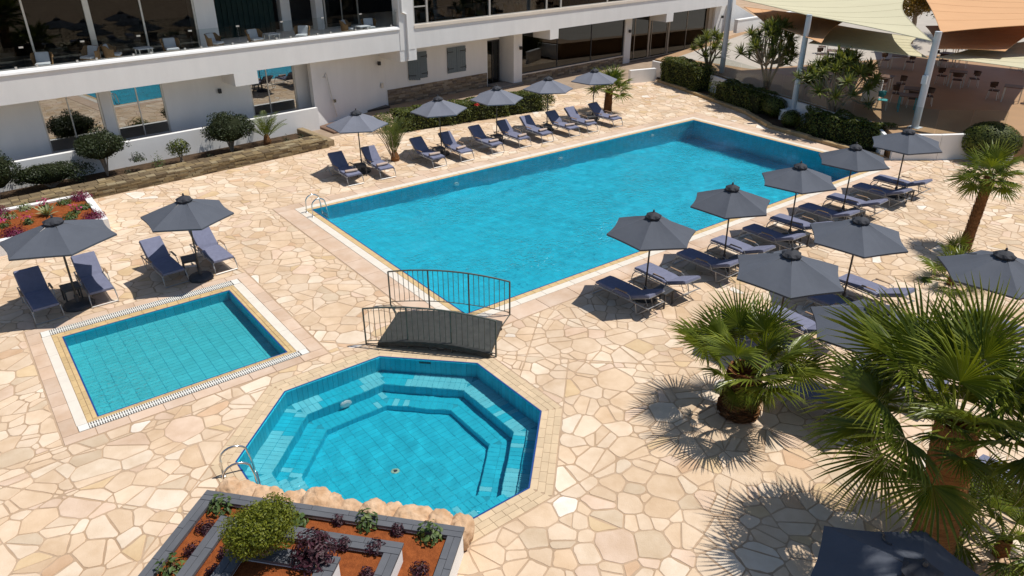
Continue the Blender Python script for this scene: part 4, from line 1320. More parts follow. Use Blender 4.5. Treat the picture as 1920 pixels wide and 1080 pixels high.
# ------------------------------------------------------------------ the little footbridge
BX = Vector((0.668, -0.744, 0)); BY = Vector((0.744, 0.668, 0))
bridge = thing('footbridge', 'small arched footbridge with dark deck and weathered metal railings', 'bridge', (-2.81, -9.38, 0), math.atan2(BX.y, BX.x))
arch = lambda s: 0.15 * 4 * s * (1 - s)
mb = MB(); n = 16; top = []; bot = []
for i in range(n + 1):
    s = i / n; x = 0.34 + 2.78 * s
    z = 0.10 + arch(s) * 0.95
    top.append([(x, -0.10, z + 0.05), (x, 1.47, z + 0.05)]); bot.append([(x, 1.47, z - 0.07), (x, -0.10, z - 0.07)])
mb.grid([[a[0], a[1]] for a in top][::-1]); mb.grid([[a[0], a[1]] for a in bot][::-1])
mb.grid([[b[1], a[0]] for a, b in zip(top, bot)][::-1]); mb.grid([[a[1], b[0]] for a, b in zip(top, bot)][::-1])
for e_ in (0, n): mb.add([top[e_][0], top[e_][1], bot[e_][0], bot[e_][1]], [(0, 1, 2, 3)])
part('deck', mb, M_DECK, bridge)
mb = MB()
for y in (0.1, 1.27): mb.tube([(0.36, y, 0.0), (0.36, y, 0.06)], 0.05, 6); mb.tube([(3.10, y, 0.0), (3.10, y, 0.06)], 0.05, 6)
part('deck_foot', mb, M_IRON, bridge)
for y, nb in ((0.0, 8), (2.05, 8)):
    x0, x1 = (0.0, 3.25) if y == 0 else (-0.07, 3.2)
    mb = MB(); top = lambda s: 1.0 + arch(s) * 1.05
    mb.tube([(x0 + (x1 - x0) * i / 18, y, top(i / 18)) for i in range(19)], 0.022, 8)
    rail = part('railing', mb, M_GREENIRON, bridge, label='nearer railing of the bridge' if y == 0 else 'railing on the pool side of the bridge')
    part('bottom_rail', MB().tube([(x0 + (x1 - x0) * i / 18, y, 0.10 + arch(i / 18) * 0.95) for i in range(19)], 0.013, 6), M_GREENIRON, rail)
    for k in range(4):
        s = k / 3; x = x0 + (x1 - x0) * s
        part('post', MB().tube([(x, y, 0.0), (x, y, top(s))], 0.022, 6), M_GREENIRON, rail)
        if k in (0, 3):
            ys = (0.0, -0.10) if y == 0 else (2.05, 1.47)
            xe = 0.34 if k == 0 else 3.12
            part('foot_bar', MB().tube([(x, y, 0.03), (xe, ys[1] + (0.1 if y == 0 else -0.02), 0.05)], 0.014, 6), M_GREENIRON, rail)
        if k < 3:
            for i in range(1, nb):
                si = s + i / nb / 3; xi = x0 + (x1 - x0) * si
                part('baluster', MB().tube([(xi, y, 0.10 + arch(si) * 0.95), (xi, y, top(si) - 0.01)], 0.0085, 5), M_GREENIRON, rail)

# ------------------------------------------------------------------ pool ladders
def ladder(label, loc, rz, depth=0.55):
    t = thing('pool_ladder', label, 'ladder', loc, rz)
    for s in (-0.26, 0.26):
        pts = [(-0.32, s, 0.0), (-0.32, s, 0.38)]
        for k in range(1, 9):
            a = PI - PI * k / 9 * 0.92
            pts.append((-0.06 + 0.26 * math.cos(a), s, 0.38 + 0.24 * math.sin(a)))
        pts += [(0.21, s, 0.28), (0.235, s, 0.0), (0.235, s, -depth)]
        part('handrail', MB().tube(pts, 0.021, 8), M_STEEL, t, smooth=True)
        part('floor_flange', MB().lathe([(0.05, 0.0), (0.05, 0.022), (0.03, 0.035)], 10, (-0.32, s)), M_STEEL, t)
    for z in (-0.14, -0.36):
        part('tread', MB().box(0.20, -0.25, z, 0.28, 0.25, z + 0.025), M_STEEL, t)
    return t
ladder('stainless steel ladder at the near corner of the big pool', (0.02, -0.42, 0.012), 0.0, 0.42)
ladder('stainless steel ladder of the octagonal pool by the rock edge', (-6.92, -12.35, 0.012), R(-12), 0.36)

# ------------------------------------------------------------------ parasols
def make_umbrella(label, canopy):
    t = thing('parasol', label, 'parasol', group='charcoal hexagonal parasols around the pools')
    RR, zt, zr = 1.21, 2.43, 1.97
    mb = MB()
    nr, ns = 6, 24
    P = []
    for i in range(nr + 1):
        s = 0.07 + 0.93 * i / nr
        row = []
        for j in range(ns + 1):
            a = 2 * PI * (j % ns) / ns
            k = (j % 4) / 4.0
            q = abs(k - 0.5) * 2           # 1 on a rib, 0 mid panel
            hexr = math.cos(PI / 6) / math.cos((k - 0.5) * PI / 3)
            edge = hexr * (1 - 0.045 * (1 - q * q) * s * s)
            sagz = -0.035 * (1 - q * q) * math.sin(PI * min(1, s * 1.0) * 0.85)
            z = zt - (zt - zr) * (s ** 1.12) + sagz
            row.append((RR * s * edge * math.cos(a), RR * s * edge * math.sin(a), z))
        P.append(row)
    mb.grid(P)
    # hem
    mb.grid([P[-1], [(x * 0.998, y * 0.998, z - 0.045) for x, y, z in P[-1]]])
    part('canopy', mb, canopy, t)
    mb = MB()
    for j in range(6):
        a = 2 * PI * j / 6
        pr = [(0.09, 2.41), (RR * 0.55, zt - (zt - zr) * 0.55 ** 1.12 - 0.012), (RR * 0.985, zr - 0.012)]
        mb.tube([(r_ * math.cos(a), r_ * math.sin(a), z) for r_, z in pr], 0.008, 4)
        mb.tube([(0.03 * math.cos(a), 0.03 * math.sin(a), 1.80), (RR * 0.5 * math.cos(a), RR * 0.5 * math.sin(a), zt - (zt - zr) * 0.5 ** 1.12 - 0.015)], 0.006, 4)
    part('ribs', mb, M_POLE, t)
    # raised vent cap with folds and a finial
    mb = MB(); P = []
    for i in range(5):
        s = i / 4; row = []
        for j in range(25):
            a = 2 * PI * (j % 24) / 24
            f = 1 + 0.10 * math.cos(6 * a) * s
            row.append((0.205 * s * f * math.cos(a), 0.205 * s * f * math.sin(a), 2.545 - 0.105 * s ** 1.4 - (0.02 if i == 4 else 0) * (1 - math.cos(6 * a))))
        P.append(row)
    mb.grid(P); mb.grid([P[-1], [(x * 0.93, y * 0.93, z - 0.05) for x, y, z in P[-1]]])
    cap = part('vent_cap', mb, mat('vent_cap_fabric', (0.030, 0.032, 0.040), 0.8) if 'vent_cap_fabric' not in MATS else MATS['vent_cap_fabric'], t)
    part('finial', MB().lathe([(0.02, 2.53), (0.028, 2.56), (0.018, 2.60), (0.004, 2.61)], 8), M_DARKPL, cap)
    part('pole', MB().tube([(0, 0, 0.0), (0, 0, 2.5)], 0.024, 10), M_POLE, t)
    mb = MB().lathe([(0.05, 1.72), (0.05, 1.86)], 8); part('runner', mb, M_DARKPL, t)
    base = part('base', MB().lathe([(0.34, 0.012), (0.35, 0.05), (0.30, 0.10), (0.10, 0.125), (0.05, 0.13), (0.045, 0.34)], 12), M_DARKPL, t)
    # closing strap that lies over one panel
    a = R(30); mb = MB()
    pts = []
    for i in range(5):
        s = 0.60 + 0.30 * i / 4
        aa = a + 0.05 * math.sin(i * 1.3)
        pts.append((RR * 0.87 * s * math.cos(aa), RR * 0.87 * s * math.sin(aa), zt - (zt - zr) * (s ** 1.12) - 0.035 * math.sin(PI * s * 0.85) + 0.016))
    mb.tube(pts, 0.013, 4)
    part('strap', mb, M_DARKPL, t)
    return t
U = [((-8.00, -2.87), 'charcoal parasol beside the white flower planter, nearer the frame edge', 0),
     ((-4.87, -3.17), 'charcoal parasol between two loungers at the corner of the small square pool', 0),
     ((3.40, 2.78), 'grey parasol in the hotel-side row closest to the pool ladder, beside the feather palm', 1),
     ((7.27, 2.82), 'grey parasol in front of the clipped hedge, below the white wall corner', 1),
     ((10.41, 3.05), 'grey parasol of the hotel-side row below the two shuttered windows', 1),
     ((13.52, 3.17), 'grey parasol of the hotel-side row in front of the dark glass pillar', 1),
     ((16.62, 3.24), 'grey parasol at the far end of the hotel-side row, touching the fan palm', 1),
     ((4.40, -11.85), 'charcoal parasol at the pool edge closest to the footbridge', 0),
     ((7.84, -11.83), 'charcoal parasol at the pool edge, second one from the footbridge', 0),
     ((11.13, -11.87), 'charcoal parasol at the pool edge, third and middle one from the footbridge', 0),
     ((14.42, -11.78), 'charcoal parasol at the far end of the water, against the pool corner', 0),
     ((17.85, -11.89), 'charcoal parasol farthest along the pool, before the tall pale sail post', 0),
     ((8.39, -15.36), 'charcoal parasol on open paving between the poolside row and the slim palm', 0),
     ((5.16, -15.49), 'charcoal parasol just above the smaller fan palm crown', 0),
     ((8.99, -18.52), 'charcoal parasol cut by the right frame edge beyond the big palm fronds', 0),
     ((4.24, -18.12), 'charcoal parasol half hidden between the two fan palms', 0),
     ((-1.74, -21.80), 'large dark parasol at the bottom frame edge under the big palm', 0)]
protos = {}
for k, ((x, y), lab, fz) in enumerate(U):
    rz = R(35 + random.uniform(-6, 6))
    if k == 16: rz = R(20)
    if fz not in protos:
        t = protos[fz] = make_umbrella(lab, M_CANOPY_SHEEN if fz else M_CANOPY)
        t.location = (x, y, 0.0); t.rotation_euler = (0, 0, rz)
    else:
        t = copy_tree(protos[fz], (x, y, 0.0), rz, lab)
    sc = {0: 1.17, 12: 1.05, 13: 1.10, 11: 1.06, 14: 1.10, 15: 1.10, 16: 1.12, 1: 1.03}.get(k, 1.0)
    t.scale = (sc, sc, 1.0)
    if k not in (14,): t.rotation_euler = (R(random.uniform(-1.5, 1.5)), R(random.uniform(-1.5, 1.5)), rz)

# ------------------------------------------------------------------ sun loungers (local: feet at y = 0, head towards +y)
def make_lounger(label, ang, group):
    t = thing('sun_lounger', label, 'sun lounger', group=group)
    a = R(ang)
    hy, hz = 1.18, 0.34
    def pad(y0, y1, th, w_, M=None):
        mb = MB(); n = 8; P = []
        for i in range(n + 1):
            y = y0 + (y1 - y0) * i / n
            e = 0.018 if i in (0, n) else 0.0
            sag = -0.006 * math.sin(PI * i / n)
            sec = [(-w_, 0.0), (-w_ - 0.006, th * 0.5), (-w_ + 0.012, th - e), (-w_ * 0.5, th - e + 0.004 + sag), (0, th - e + sag), (w_ * 0.5, th - e + 0.004 + sag), (w_ - 0.012, th - e), (w_ + 0.006, th * 0.5), (w_, 0.0)]
            P.append([(x, y, z) for x, z in sec])
        if M is not None: P = [[tuple(M @ Vector(p)) for p in r_] for r_ in P]
        mb.grid(P[::-1])
        mb.add(P[0], [tuple(range(9))]); mb.add(P[-1], [tuple(reversed(range(9)))])
        mb.grid([[P[0][0], P[-1][0]], [P[0][8], P[-1][8]]])
        return mb
    part('seat_cushion', pad(0.0, hy - 0.008, 0.075, 0.295, Matrix.Translation((0, 0, hz + 0.02))), M_CUSH, t)
    Mb = Matrix.Translation((0, hy, hz + 0.02)) @ Matrix.Rotation(a, 4, 'X')
    part('backrest_cushion', pad(0.012, 0.76, 0.075, 0.295, Mb), M_CUSH, t)
    for s in (-1, 1):
        part('side_rail', MB().tube([(s * 0.315, 0.0, hz), (s * 0.315, hy, hz), (s * 0.315, 1.90, hz - 0.01)], 0.019, 6), M_ALU, t)
        ar = MB().tube([(s * 0.34, 0.62, hz), (s * 0.345, 0.70, hz + 0.12), (s * 0.345, 0.80, hz + 0.175), (s * 0.345, 1.10, hz + 0.19), (s * 0.345, 1.26, hz + 0.16), (s * 0.34, 1.34, hz + 0.02)], 0.012, 6)
        ao = part('armrest', ar, M_ALU, t)
        part('armrest_pad', MB().box(s * 0.345 - 0.028, 0.76, hz + 0.188, s * 0.345 + 0.028, 1.16, hz + 0.206, bev=0.005), M_ARM, ao)
    bf = MB().tube([Mb @ Vector((-0.30, 0.0, -0.012)), Mb @ Vector((-0.30, 0.75, -0.012)), Mb @ Vector((0.30, 0.75, -0.012)), Mb @ Vector((0.30, 0.0, -0.012))], 0.015, 6)
    bf.tube([Mb @ Vector((-0.30, 0.42, -0.012)), Mb @ Vector((0.30, 0.42, -0.012))], 0.011, 5)
    q = Mb @ Vector((0, 0.5, -0.02))
    for s in (-0.2, 0.2): bf.tube([(s, q.y, q.z), (s, min(1.8, q.y + 0.12), hz)], 0.01, 5)
    part('backrest_frame', bf, M_ALU, t)
    part('front_leg', MB().tube([(-0.315, 0.16, hz), (-0.32, 0.05, hz - 0.04), (-0.325, -0.02, hz - 0.14), (-0.33, -0.06, 0.028), (0.33, -0.06, 0.028), (0.325, -0.02, hz - 0.14), (0.32, 0.05, hz - 0.04), (0.315, 0.16, hz)], 0.017, 6), M_ALU, t)
    part('rear_leg', MB().tube([(-0.315, 1.45, hz), (-0.33, 1.52, 0.028), (0.33, 1.52, 0.028), (0.315, 1.45, hz)], 0.017, 6), M_ALU, t)
    part('rear_brace', MB().tube([(-0.33, 1.52, 0.03), (-0.318, 1.88, hz), (0.318, 1.88, hz), (0.33, 1.52, 0.03)], 0.013, 6), M_ALU, t)
    mb = MB()
    for y in (0.25, 0.55, 0.85, 1.1): mb.tube([(-0.31, y, hz - 0.004), (0.31, y, hz - 0.004)], 0.010, 4)
    part('cross_bars', mb, M_ALU, t)
    return t

BACK = [(2.44, 'first lounger from the pool ladder in the hotel-side row'), (3.82, 'lounger beside the feather palm, right under the first hotel-side parasol'),
        (6.22, 'third lounger from the ladder in the hotel-side row, beyond the feather palm'), (7.60, 'fourth lounger from the ladder in the hotel-side row'),
        (9.28, 'fifth lounger from the ladder in the hotel-side row'), (10.82, 'sixth lounger from the ladder in the hotel-side row'),
        (12.12, 'seventh lounger from the ladder in the hotel-side row'), (13.76, 'eighth lounger from the ladder in the hotel-side row'),
        (14.95, 'ninth lounger from the ladder in the hotel-side row'), (16.60, 'last lounger of the hotel-side row, next to the fan palm')]
gb = 'loungers in the row along the hotel side of the pool'
pb = None
for k, (x, lab) in enumerate(BACK):
    lab = 'grey ' + lab
    rz = R(random.uniform(-4, 4)); loc = (x, 1.42 + random.uniform(-0.05, 0.08), 0.012)
    if pb is None: pb = make_lounger(lab, 40, gb); pb.location = loc; pb.rotation_euler = (0, 0, rz)
    else: copy_tree(pb, loc, rz, lab)
NEAR = [(-8.75, -3.33, 'lounger nearest the left frame edge, mostly in parasol shade'), (-7.42, -3.20, 'sunlit lounger between the two charcoal parasols by the small pool'),
        (-5.55, -3.18, 'shaded lounger left of the side table at the small pool corner'), (-4.15, -3.20, 'sunlit lounger right of the side table at the small pool corner')]
pn = None
for x, y, lab in NEAR:
    lab = 'grey blue ' + lab; rz = R(random.uniform(1, 5))
    if pn is None: pn = make_lounger(lab, 38, 'loungers beside the small square pool'); pn.location = (x, y, 0.012); pn.rotation_euler = (0, 0, rz)
    else: copy_tree(pn, (x, y, 0.012), rz, lab)
POOLR = [(3.72, 'first'), (5.22, 'second'), (6.95, 'third'), (8.55, 'fourth'), (10.13, 'fifth'), (11.58, 'sixth'), (13.26, 'seventh'), (14.92, 'eighth'), (16.72, 'ninth'), (18.22, 'tenth and farthest')]
pr_ = None
for k, (x, o_) in enumerate(POOLR):
    lab = 'grey lounger %s from the footbridge in the palm-side row, %s' % (o_, 'in parasol shade' if k % 2 == 0 else 'in the sun')
    rz = PI + R(random.uniform(-3, 3)); loc = (x, -10.93 + random.uniform(-0.05, 0.05), 0.012)
    if pr_ is None: pr_ = make_lounger(lab, 23, 'loungers on the palm side of the big pool'); pr_.location = loc; pr_.rotation_euler = (0, 0, rz)
    else: copy_tree(pr_, loc, rz, lab)
for x, y, lab in [(7.55, -14.95, 'shaded lounger behind the smaller palm crown, under the middle parasol'), (9.12, -14.85, 'sunlit lounger beside the parasol on open paving'),
                  (4.4, -14.7, 'shaded lounger hidden behind the smaller fan palm'), (5.92, -14.75, 'lounger whose head end shows beside the smaller fan palm'),
                  (3.45, -17.1, 'blue shaded lounger between the two fan palms'), (5.25, -17.4, 'lounger hidden behind the big fan palm'),
                  (8.3, -17.8, 'lounger under the parasol at the right frame edge, farther one'), (9.75, -17.9, 'lounger under the parasol at the right frame edge, outer one'), (3.9, -20.6, 'lounger seen through the fronds of the big fan palm')]:
    copy_tree(pr_, (x, y, 0.012), PI + R(random.uniform(-4, 4)), 'grey blue ' + lab)

# rolled towels on the hotel-side loungers
twp = None
ORD = ['first', 'second', 'third', 'fourth', 'fifth', 'sixth', 'seventh', 'eighth', 'ninth', 'last']
for k, (x, lab) in enumerate(BACK):
    lb = 'rolled beige towel on the foot of the %s hotel-side lounger counted from the ladder' % ORD[k]
    if twp is None:
        mb = MB(); P = []
        for i in range(9):
            xx = -0.24 + 0.48 * i / 8; row = []
            for j in range(15):
                a = 2 * PI * (j % 14) / 14
                rr_ = 0.062 * (1 + 0.05 * math.sin(3 * a + i)) * (0.9 if i in (0, 8) else 1)
                row.append((xx, rr_ * 1.15 * math.cos(a), rr_ * 0.9 * math.sin(a)))
            P.append(row)
        mb.grid(P)
        twp = part('rolled_towel', mb, M_TOWEL, None, smooth=True)
        sp = MB()
        for s in (-0.235, 0.235):
            sp.tube([(s, (0.05 - 0.0032 * i) * math.cos(i * 0.7), (0.04 - 0.0026 * i) * math.sin(i * 0.7)) for i in range(14)], 0.006, 4)
        part('rolled_end', sp, M_TOWEL, twp)
        tag(twp, lb, 'towel', 'rolled towels on the hotel-side loungers'); twp.location = (x, 1.78, 0.505); twp.rotation_euler = (0, 0, R(-8))
    else:
        copy_tree(twp, (x + random.uniform(-0.05, 0.05), 1.76 + random.uniform(-0.06, 0.1), 0.505), R(random.uniform(-14, 10)), lb)

# small dark side tables
def make_table(label):
    t = thing('side_table', label, 'side table', group='small dark side tables between the loungers')
    for i in range(5):
        part('slat', MB().box(-0.22, -0.22 + i * 0.09, 0.42, 0.22, -0.22 + i * 0.09 + 0.08, 0.44, bev=0.003), M_DARKPL, t)
    for sx in (-1, 1):
        for sy in (-1, 1):
            part('leg', MB().box(sx * 0.19 - 0.02, sy * 0.19 - 0.02, 0.0, sx * 0.19 + 0.02, sy * 0.19 + 0.02, 0.419), M_DARKPL, t)
    part('apron', MB().box(-0.2, -0.2, 0.36, 0.2, -0.185, 0.418).box(-0.2, 0.185, 0.36, 0.2, 0.2, 0.418), M_DARKPL, t)
    return t
tb = None
for (x, y, lab) in [(-8.05, -2.45, 'dark side table at the parasol foot by the left frame edge'), (-4.95, -2.55, 'dark side table between the loungers at the small pool corner'),
                    (3.15, 2.45, 'dark side table between the first two hotel-side loungers'), (6.92, 2.5, 'dark side table under the second hotel-side parasol'), (10.05, 2.55, 'dark side table under the third hotel-side parasol'),
                    (12.95, 2.55, 'dark side table under the fourth hotel-side parasol'), (15.8, 2.55, 'dark side table under the fifth hotel-side parasol'),
                    (4.5, -12.4, 'dark side table under the parasol closest to the bridge'), (7.75, -12.4, 'dark side table under the second poolside parasol from the bridge'), (10.85, -12.4, 'dark side table under the third poolside parasol from the bridge'),
                    (14.1, -12.4, 'dark side table under the parasol at the far end of the water'), (17.5, -12.4, 'dark side table under the farthest poolside parasol')]:
    if tb is None: tb = make_table(lab); tb.location = (x, y, 0.014); tb.rotation_euler = (0, 0, R(4))
    else: copy_tree(tb, (x, y, 0.014), R(random.uniform(-10, 10)), lab)

# ------------------------------------------------------------------ stepped planter at the octagonal pool
plm = Matrix(((PEX.x, PEY.x, 0, PQ.x), (PEX.y, PEY.y, 0, PQ.y), (0, 0, 1, 0), (0, 0, 0, 1)))
# PEX x PEY points down: mirror in the box order only, the solids stay closed
planter = thing('stepped_planter', 'stepped square planter with grey stone caps and white walls full of red soil', 'planter')
for ins, zc, zs, cw in ((0.0, 0.60, 0.50, 0.23), (0.76, 0.88, 0.78, 0.24), (1.46, 1.18, 1.08, 0.27)):
    a0, a1, b0, b1 = ins, PW - ins, ins, PD - ins
    def quad(x0, y0, x1, y1, z0, z1, bev=0.0):
        P_ = [PL(x0, y0), PL(x1, y0), PL(x1, y1), PL(x0, y1)]
        if area(P_) < 0: P_.reverse()
        return MB().prism(P_, z0, z1, bev=bev)
    wo = 0.03
    wl = MB()
    for (x0, y0, x1, y1) in ((a0 + wo, b0 + wo, a1 - wo, b0 + cw - wo), (a0 + wo, b1 - cw + wo, a1 - wo, b1 - wo), (a0 + wo, b0 + cw - wo, a0 + cw - wo, b1 - cw + wo), (a1 - cw + wo, b0 + cw - wo, a1 - wo, b1 - cw + wo)):
        m_ = quad(x0, y0, x1, y1, 0.0, zc - 0.05); wl.add(m_.v, m_.f)
    part('tier_wall', wl, M_WHITE, planter)
    part('soil', quad(a0 + cw - wo - 0.002, b0 + cw - wo - 0.002, a1 - cw + wo + 0.002, b1 - cw + wo + 0.002, 0.0, zs), M_SOIL, planter)
    rows = 2
    for side in range(4):
        L_ = (a1 - a0) if side < 2 else (b1 - b0 - 2 * cw)
        n = max(1, round(L_ / 0.62))
        for r_ in range(rows):
            for i in range(n):
                s0, s1 = L_ * i / n + 0.003, L_ * (i + 1) / n - 0.003
                if r_ == 1:
                    s0 = max(0.003, s0 - 0.18) if i else s0; s1 = s1 - 0.18 if i < n - 1 else s1
                w0, w1 = cw * r_ / rows + 0.003, cw * (r_ + 1) / rows - 0.003
                if side == 0: q_ = (a0 + s0, b0 + w0, a0 + s1, b0 + w1)
                elif side == 1: q_ = (a0 + s0, b1 - w1, a0 + s1, b1 - w0)
                elif side == 2: q_ = (a0 + w0, b0 + cw + s0, a0 + w1, b0 + cw + s1)
                else: q_ = (a1 - w1, b0 + cw + s0, a1 - w0, b0 + cw + s1)
                part('cap_stone', quad(*q_, zc - 0.048, zc, 0.004), M_CAPST, planter)

# boulders along the water
def boulder(label, loc, rad, seed, rz):
    g = np.random.default_rng(seed)
    t = MB(); n, m = 14, 9; P = []
    for i in range(m + 1):
        th = PI * i / m; row = []
        for j in range(n + 1):
            ph = 2 * PI * (j % n) / n
            d = np.array([[math.sin(th) * math.cos(ph), math.sin(th) * math.sin(ph), math.cos(th)]])
            q = np.sign(d[0]) * np.abs(d[0]) ** 0.7 * lump(d, seed, 9, 0.22)[0] * np.array(rad)
            row.append(tuple(q))
        P.append(row)
    t.grid(P)
    o = part('boulder', t, M_ROCK, None, loc=loc, rot=(0, 0, rz), smooth=True)
    sd = o.modifiers.new('subdivision', 'SUBSURF'); sd.levels = 2; sd.render_levels = 2
    tx = D.textures.new('rock_relief', 'CLOUDS'); tx.noise_scale = 0.11; tx.noise_depth = 3
    dm = o.modifiers.new('relief', 'DISPLACE'); dm.texture = tx; dm.strength = 0.10; dm.mid_level = 0.5; dm.texture_coords = 'GLOBAL'
    return tag(o, label, 'boulder', 'orange limestone boulders between the planter and the octagonal pool')
BD = [(0.28, 0.20, 0.30, 'upright pitted boulder beside the ladder of the octagonal pool'), (0.55, 0.24, 0.20, 'low boulder second from the ladder at the planter'), (0.98, 0.28, 0.24, 'long orange boulder third from the ladder'),
      (1.48, 0.27, 0.21, 'flat pale orange boulder fourth from the ladder'), (1.90, 0.24, 0.25, 'rounded boulder fifth from the ladder, near the green shrub'), (2.16, 0.15, 0.21, 'narrow boulder wedged at the middle of the rock row'),
      (2.52, 0.26, 0.17, 'low sunken boulder left of the tallest rock'), (2.92, 0.21, 0.30, 'tallest rough grained boulder of the rock row'), (3.22, 0.18, 0.22, 'small notched boulder between the two largest rocks'),
      (3.62, 0.30, 0.26, 'largest boulder with dark pits on the planter edge'), (4.06, 0.23, 0.20, 'low pitted boulder next to last in the row'), (4.42, 0.20, 0.22, 'round boulder at the far end of the row by the tan coping')]
for k, (s, r_, h, lab) in enumerate(BD):
    c = PQ + PEX * s + PEY * (-0.22)
    boulder(lab, (c.x, c.y, 0.25), (r_ * 1.15, 0.30, h * 1.3), 100 + k, math.atan2(PEX.y, PEX.x) + random.uniform(-0.2, 0.2))

# plants in the stepped planter
def tuft(name, label, cat, loc, rad, h, n, size, lm, seed, aspect=2.6, group=None, upright=0.6):
    """A low bushy plant: leaves on short stems fanning out of one crown."""
    g = np.random.default_rng(seed)
    t = thing(name, label, cat, loc, 0, group)
    d = g.normal(0, 1, (n, 3)); d[:, 2] = np.abs(d[:, 2]) * upright + 0.15
    d /= np.linalg.norm(d, axis=1)[:, None]
    r_ = g.uniform(0.35, 1.0, n)[:, None]
    P = d * r_ * np.array([rad, rad, h])
    link('foliage', leaf_mesh('foliage', P, d * 0.4 + np.array([0, 0, 0.7]), size, aspect, seed=seed, jitter=0.45), lm, t)
    mb = MB()
    for k in range(9):
        q = P[k]; mb.tube([(0, 0, -0.03), tuple(q * 0.5 + np.array([0, 0, 0.02])), tuple(q)], [0.010, 0.007, 0.004], 4)
    part('stems', mb, M_BARK, t)
    return t
PUR = [((-7.95, -13.74, .50), 'along the planter edge, nearest the planter corner'), ((-8.25, -14.11, .50), 'along the planter edge, second from the corner'), ((-6.17, -14.91, .50), 'in the narrow soil strip by the rocks, near the shrub'), ((-5.51, -15.70, .50), 'in the narrow soil strip by the rocks, toward the far corner'),
       ((-5.64, -16.60, .50), 'in the outer soil strip at the bottom frame edge'), ((-7.70, -14.50, .80), 'half hidden by the lime shrub'), ((-7.92, -14.78, .80), 'below the lime shrub in the middle tier'), ((-8.19, -15.05, .80), 'at the frame edge in the middle tier'),
       ((-6.66, -15.43, .80), 'in the middle tier beside the burgundy bush'), ((-6.43, -15.72, .80), 'at the corner of the inner tier'), ((-6.08, -16.06, .80), 'standing alone in the wide middle soil'), ((-6.42, -16.45, .80), 'in the middle tier by the white inner wall')]
for k, (loc, lab) in enumerate(PUR):
    big = k in (0, 1, 4, 10)
    tuft('purple_plant', 'small dark purple plant ' + lab, 'plant', loc, 0.17 if big else 0.125, 0.20, 240, 0.060, L_PURP, 300 + k, group='small purple plants in the stepped planter')
tuft('burgundy_bush', 'large burgundy leaved bush on the grey caps beside the lime shrub', 'bush', (-6.98, -15.95, 1.12), 0.36, 0.48, 900, 0.085, L_PURP, 330, upright=0.8)
clump_bush('lime_shrub', 'fluffy lime green shrub in the top tier of the stepped planter', (-7.50, -15.50, 1.05), (0.56, 0.58, 0.48), 12000, 15, 0.045, L_LIME, 41, 'shrub', 0.02, 2.2, 0.42)
for k, (loc, lab, r_) in enumerate([((-7.62, -13.45, .5), 'at the corner of the planter', .24), ((-8.62, -14.32, .5), 'at the bottom frame edge of the planter', .30), ((-5.82, -15.25, .5), 'in front of the tallest boulder', .22), ((-5.15, -16.08, .5), 'with broad leaves near the far planter corner', .26), ((-6.72, -14.52, .5), 'between the lime shrub and the rocks', .2)]):
    tuft('green_plant', 'leafy green plant ' + lab, 'plant', loc, r_ * 0.95, 0.34, 95, 0.115, L_GREEN, 350 + k, 2.0, group='green plants in the stepped planter')

# ------------------------------------------------------------------ white flower planter on the left
wp = thing('flower_planter', 'square white planter of red soil with purple plants beside the left parasol', 'planter')
for (x0, y0, x1, y1) in ((-9.6, 2.15, -6.14, 2.37), (-9.6, 5.13, -6.14, 5.35), (-6.36, 2.37, -6.14, 5.13), (-9.6, 2.37, -9.38, 5.13)):
    part('planter_wall', MB().box(x0, y0, 0, x1, y1, 0.48), M_WHITE, wp)
part('soil', MB().box(-9.378, 2.372, 0, -6.362, 5.128, 0.42), M_SOIL, wp)
for k, (x, y, lab) in enumerate([(-6.45, 4.95, 'at the planter corner by the stone wall'), (-6.48, 2.62, 'at the planter corner above the parasol'), (-8.75, 2.62, 'half behind the left parasol'), (-8.95, 5.0, 'at the left frame edge by the stone wall')]):
    tuft('magenta_plant', 'dense magenta purple plant ' + lab, 'plant', (x, y, 0.42), 0.40, 0.34, 700, 0.075, L_MAG, 400 + k, group='magenta plants in the white flower planter')
for k, (x, y, lab) in enumerate([(-8.26, 3.45, 'beside the parasol top'), (-6.88, 3.53, 'near the planter edge'), (-7.6, 4.7, 'near the back wall'), (-8.9, 3.6, 'by the left frame edge')]):
    t = tuft('flowering_plant', 'green plant with pink flowers in the white planter, ' + lab, 'plant', (x, y, 0.42), 0.22, 0.26, 90, 0.10, L_GREEN, 420 + k, 2.0, group='pink flowering plants in the white planter')
    g = np.random.default_rng(500 + k); P = g.normal(0, 0.10, (34, 3)); P[:, 2] = 0.24 + 0.05 * g.normal(0, 1, 34)
    link('flowers', leaf_mesh('flowers', P, np.tile([0, 0, 1.0], (34, 1)), 0.075, 1.2, seed=k), L_PINK, t)
for k, (x, y, lab) in enumerate([(-7.0, 4.75, 'by the stone wall'), (-8.15, 5.0, 'by the white back edge'), (-6.55, 3.85, 'along the right edge'), (-8.7, 4.4, 'near the left frame edge'), (-7.1, 3.05, 'along the near edge')]):
    tuft('low_green_plant', 'low yellowish green plant in the white planter ' + lab, 'plant', (x, y, 0.42), 0.27, 0.24, 150, 0.10, L_AGAVE if k % 2 else L_GREEN, 440 + k, 2.2, group='low green plants in the white planter')

